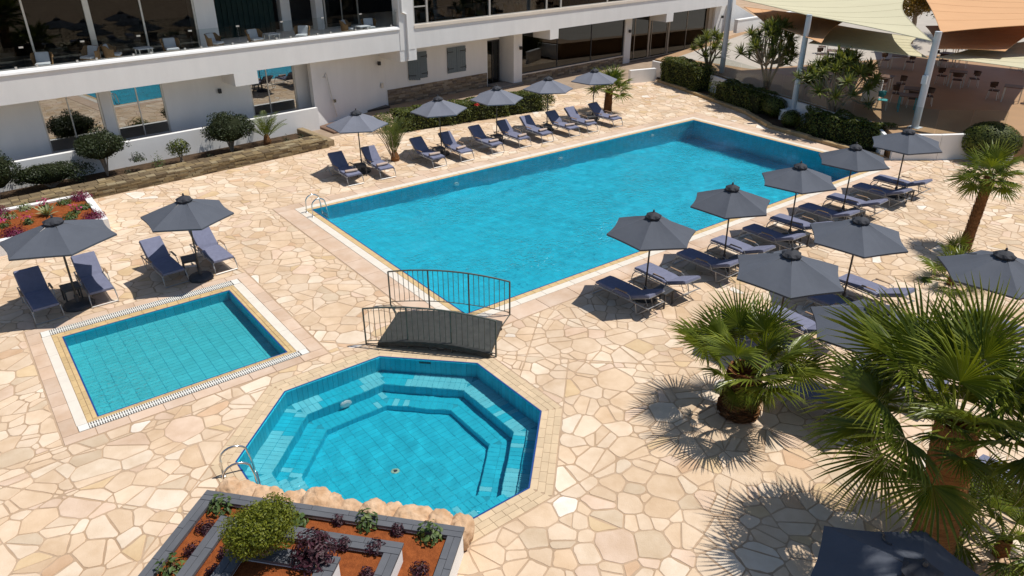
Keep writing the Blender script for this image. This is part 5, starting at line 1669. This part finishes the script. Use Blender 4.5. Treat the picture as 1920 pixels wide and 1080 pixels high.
def strap_leaf(mb_pts, L_, w_, elev, az, droop, seg=5, base=(0, 0, 0), fold=0.25):
    """Arching strap leaf: returns a grid of points."""
    rows = []; p = Vector(base); e = elev
    side = Vector((-math.sin(az), math.cos(az), 0))
    for i in range(seg + 1):
        s = i / seg
        ww = w_ * (math.sin(PI * min(1, 0.25 + 0.75 * s)) ** 0.8 if s < 1 else 0.02)
        d = Vector((math.cos(az) * math.cos(e), math.sin(az) * math.cos(e), math.sin(e)))
        up = side.cross(d)
        rows.append([tuple(p - side * ww * 0.5 - up * ww * fold * -1), tuple(p), tuple(p + side * ww * 0.5 + up * ww * fold)])
        p = p + d * (L_ / seg); e -= droop / seg
    return rows

def with_shade(o_mesh, vals):
    at = o_mesh.attributes.new('shade', 'FLOAT', 'FACE')
    at.data.foreach_set('value', vals)
    return o_mesh

agv = thing('agave', 'pale variegated agave in the middle of the white planter', 'agave', (-7.65, 3.88, 0.42))
rr = random.Random(8)
for k in range(18):
    mb = MB(); mb.grid(strap_leaf(None, rr.uniform(0.4, 0.55), 0.075, R(rr.uniform(25, 80)), k * 2.399, R(rr.uniform(20, 60))))
    me = with_shade(mb.mesh('leaf'), [rr.uniform(0.3, 0.9)] * len(mb.f)); link('leaf', me, L_AGAVE, agv)

# ------------------------------------------------------------------ bushes of the long bed and the hedges
clump_bush('dark_bush', 'dark round bush on short stems in front of the two reflecting windows', (-4.95, 8.45, 0.04), (0.99, 0.95, 0.74), 8450, 15, 0.080, L_DARK, 51, trunk=0.45, core=0.7)
clump_bush('dark_bush', 'dark round bush between the reflecting windows and the feathery young palm', (0.05, 8.45, 0.04), (1.06, 0.99, 0.74), 8450, 15, 0.080, L_DARK, 52, trunk=0.38, core=0.7)
clump_bush('dark_bush', 'dark round bush cut by the left frame edge above the flower planter', (-8.75, 7.50, 0.04), (0.86, 0.83, 0.86), 6825, 13, 0.080, L_DARK, 53, trunk=0.3, core=0.7)
clump_bush('low_bush', 'long low dull green bush at the foot of the parapet', (-6.95, 8.25, 0.04), (1.44, 0.66, 0.55), 6175, 17, 0.075, L_DARK, 54, trunk=0.0, core=0.65)
round_bush('loose_bush', 'loose thin green bush between the two dark round bushes', (-2.1, 8.30, 0.04), (0.60, 0.5, 0.40), 800, 0.085, L_HEDGE, 55, trunk=0.3, thick=0.35, amp=0.35, core=0)
tuft('small_tree', 'small bare stemmed sapling right of the first dark bush', 'sapling', (-3.75, 8.35, 0.45), 0.34, 0.42, 240, 0.10, L_DARK, 56)
tuft('rose_bush', 'small rose bush with pale pink flowers in the long bed', 'rose bush', (-3.05, 8.3, 0.05), 0.3, 0.75, 160, 0.085, L_GREEN, 57)
for k, (x, y) in enumerate([(-5.9, 7.6), (-4.3, 7.5), (2.6, 8.1), (3.3, 8.0), (-1.0, 7.6)]):
    tuft('weed_plant', 'tiny dark weed in the long bed ' + ['beside the long low bush', 'under the first dark round bush', 'right of the feathery young palm', 'closest to the parapet end', 'left of the second dark round bush'][k], 'weed', (x, y + 0.6, 0.05), 0.22, 0.42, 80, 0.08, L_DARK, 570 + k, group='weeds in the long bed')

box_hedge('clipped_hedge', 'long clipped green hedge behind the hotel-side loungers', (7.1, 7.55), (16.5, 6.7), 1.25, 0.98, 15000, 0.085, L_HEDGE, 61, uneven=0.10)
g = np.random.default_rng(9)
fl = tuft('hibiscus_flower', 'red hibiscus flower sticking out of the clipped hedge', 'flower', (11.7, 6.45, 0.85), 0.12, 0.1, 14, 0.13, L_RED, 62, 1.2)
box_hedge('tall_hedge', 'tall dark clipped hedge block beside the short white corner wall', (26.85, 7.5), (25.9, 3.6), 1.35, 1.55, 9000, 0.085, L_HEDGE, 63, uneven=0.08)
box_hedge('dark_hedge', 'dark hedge between the two left sail posts', (25.35, 2.2), (24.35, -1.8), 1.25, 1.15, 7000, 0.085, L_HEDGE, 64, uneven=0.14)
box_hedge('ragged_hedge', 'ragged dark hedge between the pedestal and the white terrace wall', (22.95, -4.7), (22.75, -8.9), 1.1, 1.2, 8000, 0.085, L_HEDGE, 65, uneven=0.2)
round_bush('small_round_bush', 'small round bush at the foot of the white pedestal', (23.1, -3.85, 0.05), (0.48, 0.48, 0.42), 2200, 0.075, L_HEDGE, 66)
round_bush('pedestal_bush', 'leafy bush left of the white pedestal', (24.1, -2.2, 0.05), (0.65, 0.65, 0.55), 2600, 0.085, L_HEDGE, 67)
round_bush('round_bush', 'big round clipped bush with yellowish leaves near the right frame edge', (25.2, -11.95, 0.0), (1.22, 1.22, 0.82), 9500, 0.085, L_HEDGE, 68, trunk=0.02, amp=0.08, thick=0.09, core=0.84)

# ------------------------------------------------------------------ palms
def fan_frond(pet, blade, n, spread, seed, droop=0.18, ragged=0.12):
    rr = random.Random(seed)
    mb = MB(); sh = []
    arc = lambda s: -0.10 * pet * s * s
    k0 = len(mb.f)
    mb.tube([(pet * s, 0, arc(s)) for s in (0, 0.35, 0.7, 1.0)], [0.020, 0.014, 0.011, 0.010], 4, cap=False)
    sh += [0.85] * (len(mb.f) - k0)
    o = Vector((pet, 0, arc(1)))
    da = spread / n
    hue = rr.uniform(-0.1, 0.1)
    for i in range(n):
        a = -spread + 2 * spread * (i + 0.5) / n
        L_ = blade * (0.72 + 0.28 * math.cos(a * 0.75)) * rr.uniform(1 - ragged, 1 + ragged * 0.4)
        dr = droop * rr.uniform(0.5, 1.6) * (1 + 0.5 * abs(a))
        cup = 0.22
        jit = rr.uniform(-0.5, 0.5) * da
        def pt(r, da_, lift):
            aa = a + da_ + (jit if r > 0.6 * L_ else 0)
            z = cup * abs(math.sin(a)) * r - dr * blade * (r / blade) ** 2.6 + lift - 0.10 * r * (1 - math.cos(a))
            return o + Vector((r * math.cos(aa), r * math.sin(aa), z))
        r1, r2 = 0.38 * L_, 0.74 * L_
        pl = 0.030 * blade
        vs = [o, pt(r1, -da, 0), pt(r1, 0, pl), pt(r1, da, 0), pt(r2, -da * 0.34, -0.01), pt(r2, 0, pl * 0.5), pt(r2, da * 0.34, -0.01), pt(L_, 0, -0.02 * rr.random())]
        mb.add(vs, [(0, 1, 2), (0, 2, 3), (1, 4, 5, 2), (2, 5, 6, 3), (4, 7, 5), (5, 7, 6)])
        b = min(1, max(0, rr.uniform(0.22, 0.62) + hue))
        tip = min(1, b + rr.uniform(0.0, 0.35))
        sh += [b, b * 0.85, b, b * 0.85, tip, tip]
    return with_shade(mb.mesh('frond'), sh)

def trunk_mb(path, r0, r1, seed, n=14, rings=34, scales=True):
    """Tapering trunk along a path, its old leaf bases as overlapping scales."""
    rr = random.Random(seed)
    P = [Vector(p) for p in path]
    def at(s):
        x = s * (len(P) - 1); i = min(int(x), len(P) - 2)
        return P[i].lerp(P[i + 1], x - i)
    mb = MB(); rows = []
    for i in range(rings + 1):
        s = i / rings; c = at(s); r = r0 + (r1 - r0) * s
        rows.append([tuple(c + Vector((math.cos(2 * PI * (j % n) / n), math.sin(2 * PI * (j % n) / n), 0)) * r * (1 + rr.uniform(-0.03, 0.03) + (0.05 if i % 2 else 0))) for j in range(n + 1)])
    mb.grid([r_[::-1] for r_ in rows])
    if scales:
        m = 13
        for i in range(rings):
            for j in range(m):
                s = (i + 0.5) / rings; c = at(s); r = (r0 + (r1 - r0) * s) * 1.0
                a = 2 * PI * (j + 0.5 * (i % 2) + rr.uniform(-0.15, 0.15)) / m
                d = Vector((math.cos(a), math.sin(a), 0)); t_ = Vector((-d.y, d.x, 0))
                h = (P[-1] - P[0]).length / rings
                w_ = r * 0.30; o_ = rr.uniform(0.10, 0.24) * r
                b0, b1 = c + d * r * 0.98 - t_ * w_ - Vector((0, 0, h * 0.6)), c + d * r * 0.98 + t_ * w_ - Vector((0, 0, h * 0.6))
                tp = c + d * (r + o_) + Vector((0, 0, h * rr.uniform(0.5, 1.1)))
                tl, trr = tp - t_ * w_ * 0.45, tp + t_ * w_ * 0.45
                mb.add([b0, b1, trr, tl], [(0, 1, 2, 3)])
    return mb

def fan_palm(label, base, crown, r0, r1, pet, blade, n, seed, emin=-25, emax=82, nseg=26, lm=None, scales=True, var=6, hang=0, front=0):
    rr = random.Random(seed)
    t = thing('fan_palm', label, 'palm', base)
    d = Vector(crown) - Vector(base)
    path = [(0, 0, -0.05), tuple(d * 0.33 + Vector((d.x, d.y, 0)) * -0.12), tuple(d * 0.66 + Vector((d.x, d.y, 0)) * -0.10), tuple(d)]
    part('trunk', trunk_mb(path, r0, r1, seed, scales=scales), M_TRUNK if scales else M_RING, t)
    meshes = []
    for v in range(var):
        meshes.append(fan_frond(pet * rr.uniform(0.85, 1.12), blade * rr.uniform(0.9, 1.08), nseg, R(rr.uniform(112, 132)), seed * 10 + v, droop=rr.uniform(0.12, 0.30)))
    for i in range(n):
        s = (i + 0.5) / n
        e = emax + (emin - emax) * s ** 0.85 + rr.uniform(-7, 7)
        az = i * 2.39996 + rr.uniform(-0.2, 0.2)
        toward = math.cos(az - math.atan2(CAM.y - base[1], CAM.x - base[0]))
        if front and toward > 0.3 and e < front: e = front + rr.uniform(0, 14)
        small = i >= n - hang
        if small: e = rr.uniform(-52, -30); az = math.atan2(CAM.y - base[1], CAM.x - base[0]) + 0.75 * (i - n + hang / 2) + 0.4
        me = rr.choice(meshes)
        o = link('frond', me, lm or L_FAN, t)
        o.matrix_local = (Matrix.Translation(d + Vector((0, 0, 0.02 - 0.16 * s)) + Vector((math.cos(az), math.sin(az), 0)) * r1 * 0.55)
                          @ Matrix.Rotation(az, 4, 'Z') @ Matrix.Rotation(-R(e), 4, 'Y') @ Matrix.Rotation(rr.uniform(-0.35, 0.35), 4, 'X') @ Matrix.Scale(rr.uniform(0.88, 1.08) * (0.45 if small else (rr.uniform(0.5, 0.72) if i % 4 == 1 else 1.0)), 4))
    return t

fan_palm('biggest fan palm with a thick orange trunk at the right bottom frame corner', (1.35, -21.05, 0.0), (1.26, -20.85, 2.70), 0.33, 0.30, 1.08, 1.10, 46, 71, emin=-22, emax=84, nseg=40, scales=False)
fan_palm('squat fan palm with a fibrous trunk standing alone on the open paving', (2.12, -16.68, 0.0), (2.06, -16.74, 1.18), 0.38, 0.30, 0.84, 0.90, 25, 72, emin=2, emax=82, nseg=38, hang=4, front=14)
fan_palm('slim fan palm leaning to the right near the right frame edge', (14.74, -15.75, 0.0), (14.95, -15.78, 2.42), 0.15, 0.14, 0.42, 0.66, 26, 73, emin=-40, emax=78, nseg=22, scales=True)
fan_palm('fan palm with dry stems at the far end of the hotel-side lounger row', (18.38, 3.95, 0.0), (18.45, 3.98, 1.15), 0.20, 0.17, 0.72, 0.72, 24, 74, emin=5, emax=84, nseg=22)
fan_palm('knee high fan palm seedling against the slim leaning trunk', (13.45, -15.95, 0.0), (13.47, -15.95, 0.28), 0.07, 0.06, 0.30, 0.40, 10, 75, emin=30, emax=84, nseg=18, scales=False)
fan_palm('low dark fan palm beside the parasol cut by the right frame edge', (11.9, -16.6, 0.0), (11.9, -16.6, 0.22), 0.10, 0.09, 0.50, 0.55, 15, 76, emin=0, emax=78, nseg=20, scales=False)
fan_palm('low young fan palm at the foot of the biggest one, on the frame bottom', (2.35, -21.75, 0.0), (2.35, -21.75, 0.35), 0.12, 0.10, 0.62, 0.70, 16, 77, emin=-5, emax=75, nseg=22, scales=False)
fan_palm('fan palm outside the frame whose shade falls on the dark parasol', (2.15, -23.5, 0.0), (2.30, -23.65, 12.0), 0.24, 0.2, 0.85, 0.95, 46, 78, emin=-35, emax=80, nseg=22)
for k, (loc, rad, lab) in enumerate([((1.75, -21.75, 0.06), (0.16, 0.14, 0.13), 'small orange rock at the foot of the biggest fan palm'), ((1.98, -22.02, 0.06), (0.24, 0.18, 0.13), 'pale rock at the bottom frame edge beside the biggest fan palm')]):
    o = boulder(lab, loc, rad, 140 + k, 0.4 * k); o['group'] = 'rocks at the palm foot'

def feather_frond(L_, n, seed, leaf=0.26, arch_=0.55):
    rr = random.Random(seed); mb = MB(); sh = []
    pts = []; p = Vector((0, 0, 0)); e = 0.0
    for i in range(n + 1):
        pts.append(p.copy()); p = p + Vector((math.cos(e), 0, math.sin(e))) * (L_ / n); e -= arch_ / n * (0.4 + 1.2 * i / n)
    mb.tube(pts[::3] + [pts[-1]], [0.014 * (1 - 0.8 * i / (len(pts[::3]))) + 0.002 for i in range(len(pts[::3]) + 1)], 4, cap=False)
    sh += [0.8] * len(mb.f)
    for i in range(int(n * 0.22), n + 1):
        s = i / n; ll = leaf * (0.45 + 0.9 * math.sin(PI * min(1, 0.15 + 0.85 * s)) ) * (0.5 if s > 0.96 else 1)
        d = (pts[min(i + 1, n)] - pts[i - 1]).normalized(); up = Vector((-d.z, 0, d.x))
        for sd in (-1, 1):
            v = (d * 0.62 + Vector((0, sd, 0)) * 0.75 + up * rr.uniform(0.1, 0.45)).normalized()
            w_ = d * 0.011
            q = pts[i]
            tip = q + v * ll * rr.uniform(0.85, 1.1) - Vector((0, 0, 0.03))
            m_ = q + v * ll * 0.5
            mb.add([q - w_, q + w_, m_ + w_ * 1.5, tip, m_ - w_ * 1.5], [(0, 1, 2, 4), (4, 2, 3)])
            b = rr.uniform(0.2, 0.75); sh += [b, min(1, b + 0.1)]
    return with_shade(mb.mesh('frond'), sh)

def feather_palm(label, base, n, L_, seed, emin, emax, stems=4):
    rr = random.Random(seed); t = thing('feather_palm', label, 'palm', base)
    part('trunk', MB().lathe([(0.16, -0.02), (0.19, 0.12), (0.13, 0.32), (0.06, 0.45)], 10, jit=0.12, seed=seed), M_TRUNK, t)
    ms = [feather_frond(L_ * rr.uniform(0.85, 1.1), 22, seed + v) for v in range(3)]
    for i in range(n):
        e = emin + (emax - emin) * ((i + 0.5) / n); az = i * 2.39996 + rr.uniform(-0.2, 0.2)
        o = link('frond', rr.choice(ms), L_DATE, t)
        o.matrix_local = Matrix.Translation((0.05 * math.cos(az), 0.05 * math.sin(az), 0.3)) @ Matrix.Rotation(az, 4, 'Z') @ Matrix.Rotation(-R(e), 4, 'Y') @ Matrix.Scale(rr.uniform(0.8, 1.08), 4)
    for k in range(stems):
        a = 2.0 + k * 0.7; mb = MB().tube([(0.1 * math.cos(a), 0.1 * math.sin(a), 0.1), (0.4 * math.cos(a), 0.4 * math.sin(a), 0.8), (0.75 * math.cos(a), 0.75 * math.sin(a), 1.35)], [0.022, 0.016, 0.010], 5)
        part('cut_stem', mb, M_PALE_TRUNK, t)
    return t
feather_palm('feathery young date palm with bare cut stems beside the first hotel-side parasol', (5.20, 3.30, 0.012), 16, 1.7, 81, 64, 89)
feather_palm('feathery young palm in the long bed in front of the window with the pool reflection', (1.75, 8.75, 0.1), 14, 1.25, 82, 30, 86, 0)

# rosette trees on the terrace edge
def rosette_mesh(seed, n=34, L_=0.42):
    rr = random.Random(seed); mb = MB(); sh = []
    for k in range(n):
        k0 = len(mb.f)
        mb.grid(strap_leaf(None, L_ * rr.uniform(0.75, 1.1), 0.060, R(rr.uniform(-15, 85)), k * 2.399 + rr.uniform(-.2, .2), R(rr.uniform(5, 50)), seg=3))
        sh += [rr.uniform(0.1, 0.8)] * (len(mb.f) - k0)
    return with_shade(mb.mesh('leaf_rosette'), sh)
ROS = [rosette_mesh(90 + i) for i in range(4)]
def yucca(label, base, h, rad, n, seed):
    rr = random.Random(seed); t = thing('rosette_tree', label, 'tree', base)
    tips = []; mb = MB()
    for k in range(n):
        a = k * 2.399 + rr.uniform(-0.4, 0.4); q = (k + 0.5) / n
        r_ = rad * math.sqrt(q) * rr.uniform(0.8, 1.1); z = h * (1.0 - 0.55 * q * rr.uniform(0.6, 1.3))
        tips.append(Vector((r_ * math.cos(a), r_ * math.sin(a), z)))
    limbs = [Vector((rad * 0.30 * math.cos(b), rad * 0.30 * math.sin(b), h * 0.38)) for b in (0.4, 1.9, 3.3, 4.9)]
    for l in limbs: mb.tube([(0, 0, -0.1), tuple(l * 0.5 + Vector((0, 0, 0.05))), tuple(l)], [0.09, 0.07, 0.055], 6)
    for p in tips:
        l = min(limbs, key=lambda c: (c - p).length)
        m_ = l.lerp(p, 0.55) + Vector((rr.uniform(-.08, .08), rr.uniform(-.08, .08), -0.04))
        mb.tube([tuple(l), tuple(m_), tuple(p)], [0.045, 0.035, 0.026], 5)
    part('branches', mb, M_PALE_TRUNK, t)
    for p in tips:
        o = link('leaf_rosette', rr.choice(ROS), L_YUCCA, t)
        o.matrix_local = Matrix.Translation(p) @ Matrix.Rotation(rr.uniform(0, 6), 4, 'Z') @ Matrix.Rotation(rr.uniform(-.4, .4), 4, 'X') @ Matrix.Scale(rr.uniform(1.0, 1.5), 4)
    return t
yucca('small rosette leaved tree above the tall clipped hedge', (27.6, 4.9, 0.9), 2.1, 1.0, 16, 91)
yucca('tall rosette leaved tree with pale branches between two sail posts', (25.9, -0.4, 0.9), 3.4, 1.5, 44, 92)
yucca('wide rosette leaved tree with pale branches right of the pedestal post', (24.15, -5.4, 0.6), 2.9, 1.8, 50, 93)

# ------------------------------------------------------------------ terrace furniture
def dining_chair(label, m, group):
    t = thing('dining_chair', label, 'chair', group=group)
    part('seat', MB().box(-0.22, -0.22, 0.42, 0.22, 0.22, 0.46, bev=0.01), m, t)
    mb = MB(); rows = []
    for j in range(3):
        z = 0.60 + 0.10 * j
        rows.append([(0.25 * math.sin(a) * (1 + 0.03 * j), -0.02 + 0.25 * math.cos(a) * (1 + 0.05 * j), z) for a in [R(-100 + 20 * i) for i in range(11)]])
    mb.grid(rows); mb.tube(rows[-1], 0.018, 5)
    part('backrest', mb, m, t)
    for sx in (-1, 1):
        for sy in (-1, 1):
            part('leg', MB().tube([(sx * 0.20, sy * 0.19, 0.42), (sx * 0.23, sy * 0.23, 0.0)], 0.014, 5), M_FRAME, t)
        part('arm_support', MB().tube([(sx * 0.21, 0.05, 0.44), (sx * 0.245, 0.03, 0.62)], 0.013, 5), M_FRAME, t)
    return t
def dining_table(label, top, legm):
    t = thing('dining_table', label, 'table', group='tables on the raised terrace')
    part('table_top', MB().box(-0.42, -0.42, 0.72, 0.42, 0.42, 0.755, bev=0.008), top, t)
    for sx in (-1, 1):
        for sy in (-1, 1): part('leg', MB().box(sx * 0.36 - 0.025, sy * 0.36 - 0.025, 0, sx * 0.36 + 0.025, sy * 0.36 + 0.025, 0.718), legm, t)
    return t
TBL = [(34.3, -6.4, 'standing free in the middle of the shaded terrace'), (32.6, -9.8, 'at the right frame edge near the round bush'), (30.0, -4.6, 'behind the wide rosette tree'), (36.6, -2.0, 'under the far edge of the cream sail'),
       (39.8, -3.4, 'in the second row behind the middle table'), (38.2, 3.2, 'in the sun near the end of the hotel'), (42.0, -7.2, 'in the back row at the right frame edge'), (35.2, 1.4, 'between the hotel end and the rosette trees'),
       (28.2, -7.0, 'right behind the glass fence beside the teal chair'), (41.5, 0.8, 'in the back row under the cream sail'), (44.5, -1.5, 'farthest back on the terrace'), (37.2, -12.2, 'outermost beyond the right frame edge')]
tp = cp = None
for k, (x, y, lab) in enumerate(TBL):
    rz = R(random.uniform(-10, 10) + 20)
    lb = 'square brown table ' + lab
    if tp is None: tp = dining_table(lb, M_TABLE, M_FRAME); tp.location = (x, y, TZ); tp.rotation_euler = (0, 0, rz)
    else: copy_tree(tp, (x, y, TZ), rz, lb)
    for s, (sd, nm) in enumerate(((0, 'hotel side'), (PI, 'sea side'), (PI / 2, 'pool side'))[:3 if k % 2 == 0 else 2]):
        a = rz + sd + random.uniform(-0.15, 0.15); r_ = random.uniform(0.62, 0.85)
        loc = (x - math.sin(a) * -r_ * -1, y + math.cos(a) * r_, TZ)
        cl = 'brown rattan chair on the %s of the table %s' % (nm, lab)
        cl = ' '.join(cl.split()[:16])
        if cp is None: cp = dining_chair(cl, M_BROWN, 'brown rattan chairs on the raised terrace'); cp.location = loc; cp.rotation_euler = (0, 0, a)
        else: copy_tree(cp, loc, a, cl)
tt = dining_table('teal painted table behind the glass fence left of the far sail post', M_TABLE, M_TEAL); tt.location = (26.6, -7.6, TZ); tt.rotation_euler = (0, 0, R(30))
tc = dining_chair('teal painted chair behind the glass fence left of the far sail post', M_TEAL, 'teal furniture on the terrace'); tc.location = (26.0, -6.7, TZ); tc.rotation_euler = (0, 0, R(20))
t = thing('service_counter', 'low white counter block on the terrace behind the wide rosette tree', 'counter', (27.6, -5.3, TZ), R(20))
part('block', MB().box(-0.7, -0.35, 0, 0.7, 0.35, 0.85, bev=0.01), M_WHITE, t)
tr = thing('terrace_railing', 'white picket railing along the back of the terrace', 'railing', (44.5, -9.0, TZ), R(62))
for i in range(24): part('picket', MB().box(-4 + i * 0.35, -0.02, 0.1, -3.95 + i * 0.35, 0.02, 0.95), M_WHITE, tr)
part('top_rail', MB().box(-4.1, -0.035, 0.952, 4.3, 0.035, 1.02), M_WHITE, tr)

# ------------------------------------------------------------------ balcony and window band furniture
def armchair(label, group):
    t = thing('wicker_armchair', label, 'armchair', group=group)
    mb = MB(); rows = []
    for j in range(4):
        z = 0.18 + 0.20 * j; f = 1 + 0.07 * j
        rows.append([(0.33 * f * math.sin(a), 0.05 + 0.31 * f * math.cos(a), z - (0.16 * j / 3 if abs(a) > 1.4 else 0)) for a in [R(-115 + 23 * i) for i in range(11)]])
    mb.grid(rows); mb.tube(rows[-1], 0.025, 6); mb.tube(rows[1], 0.014, 4)
    part('wicker_shell', mb, M_WICKER, t)
    part('seat', MB().box(-0.28, -0.30, 0.26, 0.28, 0.26, 0.31), M_WICKER, t)
    part('seat_cushion', MB().box(-0.27, -0.30, 0.312, 0.27, 0.22, 0.41, bev=0.035), M_CUSHW, t)
    part('back_cushion', MB().box(-0.25, -0.06, -0.22, 0.25, 0.06, 0.22, Matrix.Translation((0, 0.23, 0.60)) @ Matrix.Rotation(R(-14), 4, 'X'), bev=0.05), M_CUSHW, t)
    for sx in (-1, 1):
        for sy in (-1, 1): part('leg', MB().tube([(sx * 0.24, sy * 0.22, 0.26), (sx * 0.27, sy * 0.26, 0)], 0.018, 5), M_WICKER, t)
    return t
ac = None
def place_ac(u, v, rz, lab, group):
    global ac
    x, y = UV2(u, v)
    if ac is None: ac = armchair(lab, group); ac.location = (x, y, 4.055); ac.rotation_euler = (0, 0, rz); ac.scale = (0.92, 0.92, 0.84)
    else: copy_tree(ac, (x, y, 4.055), rz, lab).scale = (0.92, 0.92, 0.84)
for u, v, a, lab in [(-5.1, 10.25, 150, 'wicker armchair on the balcony closest to the left frame edge'), (-3.35, 10.3, 120, 'wicker armchair with an upright white cushion on the balcony'), (-2.5, 10.2, 215, 'wicker armchair turned to the one with the upright cushion'),
                     (-0.25, 10.25, 160, 'wicker armchair in front of the balcony glazing left of the grey pillar'), (1.7, 10.25, 190, 'wicker armchair with blue grey cushions in front of the balcony pillar'), (3.5, 10.3, 170, 'low wicker armchair right of the balcony pillar'),
                     (5.6, 10.2, 130, 'white backed armchair alone in the middle of the balcony'), (8.3, 10.6, 200, 'armchair near the end of the balcony, left one of two'), (9.35, 10.3, 150, 'armchair near the end of the balcony, right one of two')]:
    place_ac(u, v + 0.25 * math.sin(a), A5 + R((a - 165) * 1.3), lab, 'wicker armchairs on the balcony')
k = 0
for u in (12.9, 14.1, 15.2, 16.4, 17.6, 18.7, 19.8, 21.6, 23.0, 24.5, 26.0):
    nm = ['closest to the white post', 'second from the white post', 'third from the white post', 'fourth from the white post', 'fifth from the white post', 'sixth from the white post', 'left of the paired mullions', 'between the paired mullions', 'right of the paired mullions', 'second right of the paired mullions', 'third right of the paired mullions'][k]
    place_ac(u, 10.35 + 0.35 * (k % 2), A5 + R(-40 + 37 * (k % 4)), 'wicker armchair behind the upper window band, ' + nm, 'wicker armchairs behind the upper window band'); k += 1
for i, (u, v, lab) in enumerate([(4.4, 10.6, 'small low white table on the balcony right of the pillar'), (8.85, 9.95, 'small low white table between the two armchairs at the balcony end'), (-1.3, 10.5, 'small low white table on the balcony left of the pillar')]):
    x, y = UV2(u, v); t = thing('low_table', lab, 'table', (x, y, 4.055), A5, 'low white tables on the balcony')
    part('table_top', MB().box(-0.3, -0.3, 0.38, 0.3, 0.3, 0.42, bev=0.008), M_CUSHW, t)
    for sx in (-1, 1):
        for sy in (-1, 1): part('leg', MB().box(sx * 0.25 - 0.02, sy * 0.25 - 0.02, 0, sx * 0.25 + 0.02, sy * 0.25 + 0.02, 0.378), M_FRAME, t)

# ------------------------------------------------------------------ trees beyond the sails
def tree(label, base, h, rad, n, lm, seed):
    t = thing('tree', label, 'tree', base)
    mb = MB().tube([(0, 0, -0.1), (0.15, 0.1, h * 0.3), (0.05, 0.2, h * 0.6)], [0.22, 0.17, 0.12], 8)
    for k in range(6):
        a = k * 1.05 + seed
        mb.tube([(0.1, 0.15, h * (0.38 + 0.03 * k)), (rad * 0.45 * math.cos(a), rad * 0.45 * math.sin(a), h * 0.62), (rad * 0.8 * math.cos(a), rad * 0.8 * math.sin(a), h * 0.75)], [0.09, 0.06, 0.02], 6)
    part('trunk', mb, M_PALE_TRUNK, t)
    g = np.random.default_rng(seed); Ps = []; Ns = []
    for k in range(14):
        c = g.normal(0, 0.5, 3) * np.array([rad, rad, rad * 0.6]) + np.array([0, 0, h * 0.72])
        p, d = blob_points(n // 14, (rad * 0.45, rad * 0.45, rad * 0.32), seed * 20 + k, 0.3, 0.3)
        Ps.append(p + c); Ns.append(d)
    link('crown', leaf_mesh('crown', np.concatenate(Ps), np.concatenate(Ns), 0.17, 1.7, seed=seed), lm, t)
    return t
tree('tree with yellow orange leaves showing between the cream and peach sails', (46.5, 2.2, 1.05), 4.6, 2.2, 7000, L_TREE, 5)
tree('dark green tree behind the gap of the sails, the farther one', (51.5, 0.6, 1.05), 5.6, 2.8, 7000, L_DARK, 6)
tree('dark green tree beyond the white stair wall', (58, 12.0, 1.05), 5.0, 2.6, 6000, L_HEDGE, 7)

# everything under or touching the water takes the light bent by it
for o in (pool, kid, octo):
    for c in o.children:
        if c.type == 'MESH' and not c.name.startswith('water'): c.cycles.is_caustics_receiver = True
for o in S.objects:
    if o.type == 'MESH' and o.parent is not None and o.parent.name.startswith('pool_ladder'): o.cycles.is_caustics_receiver = True
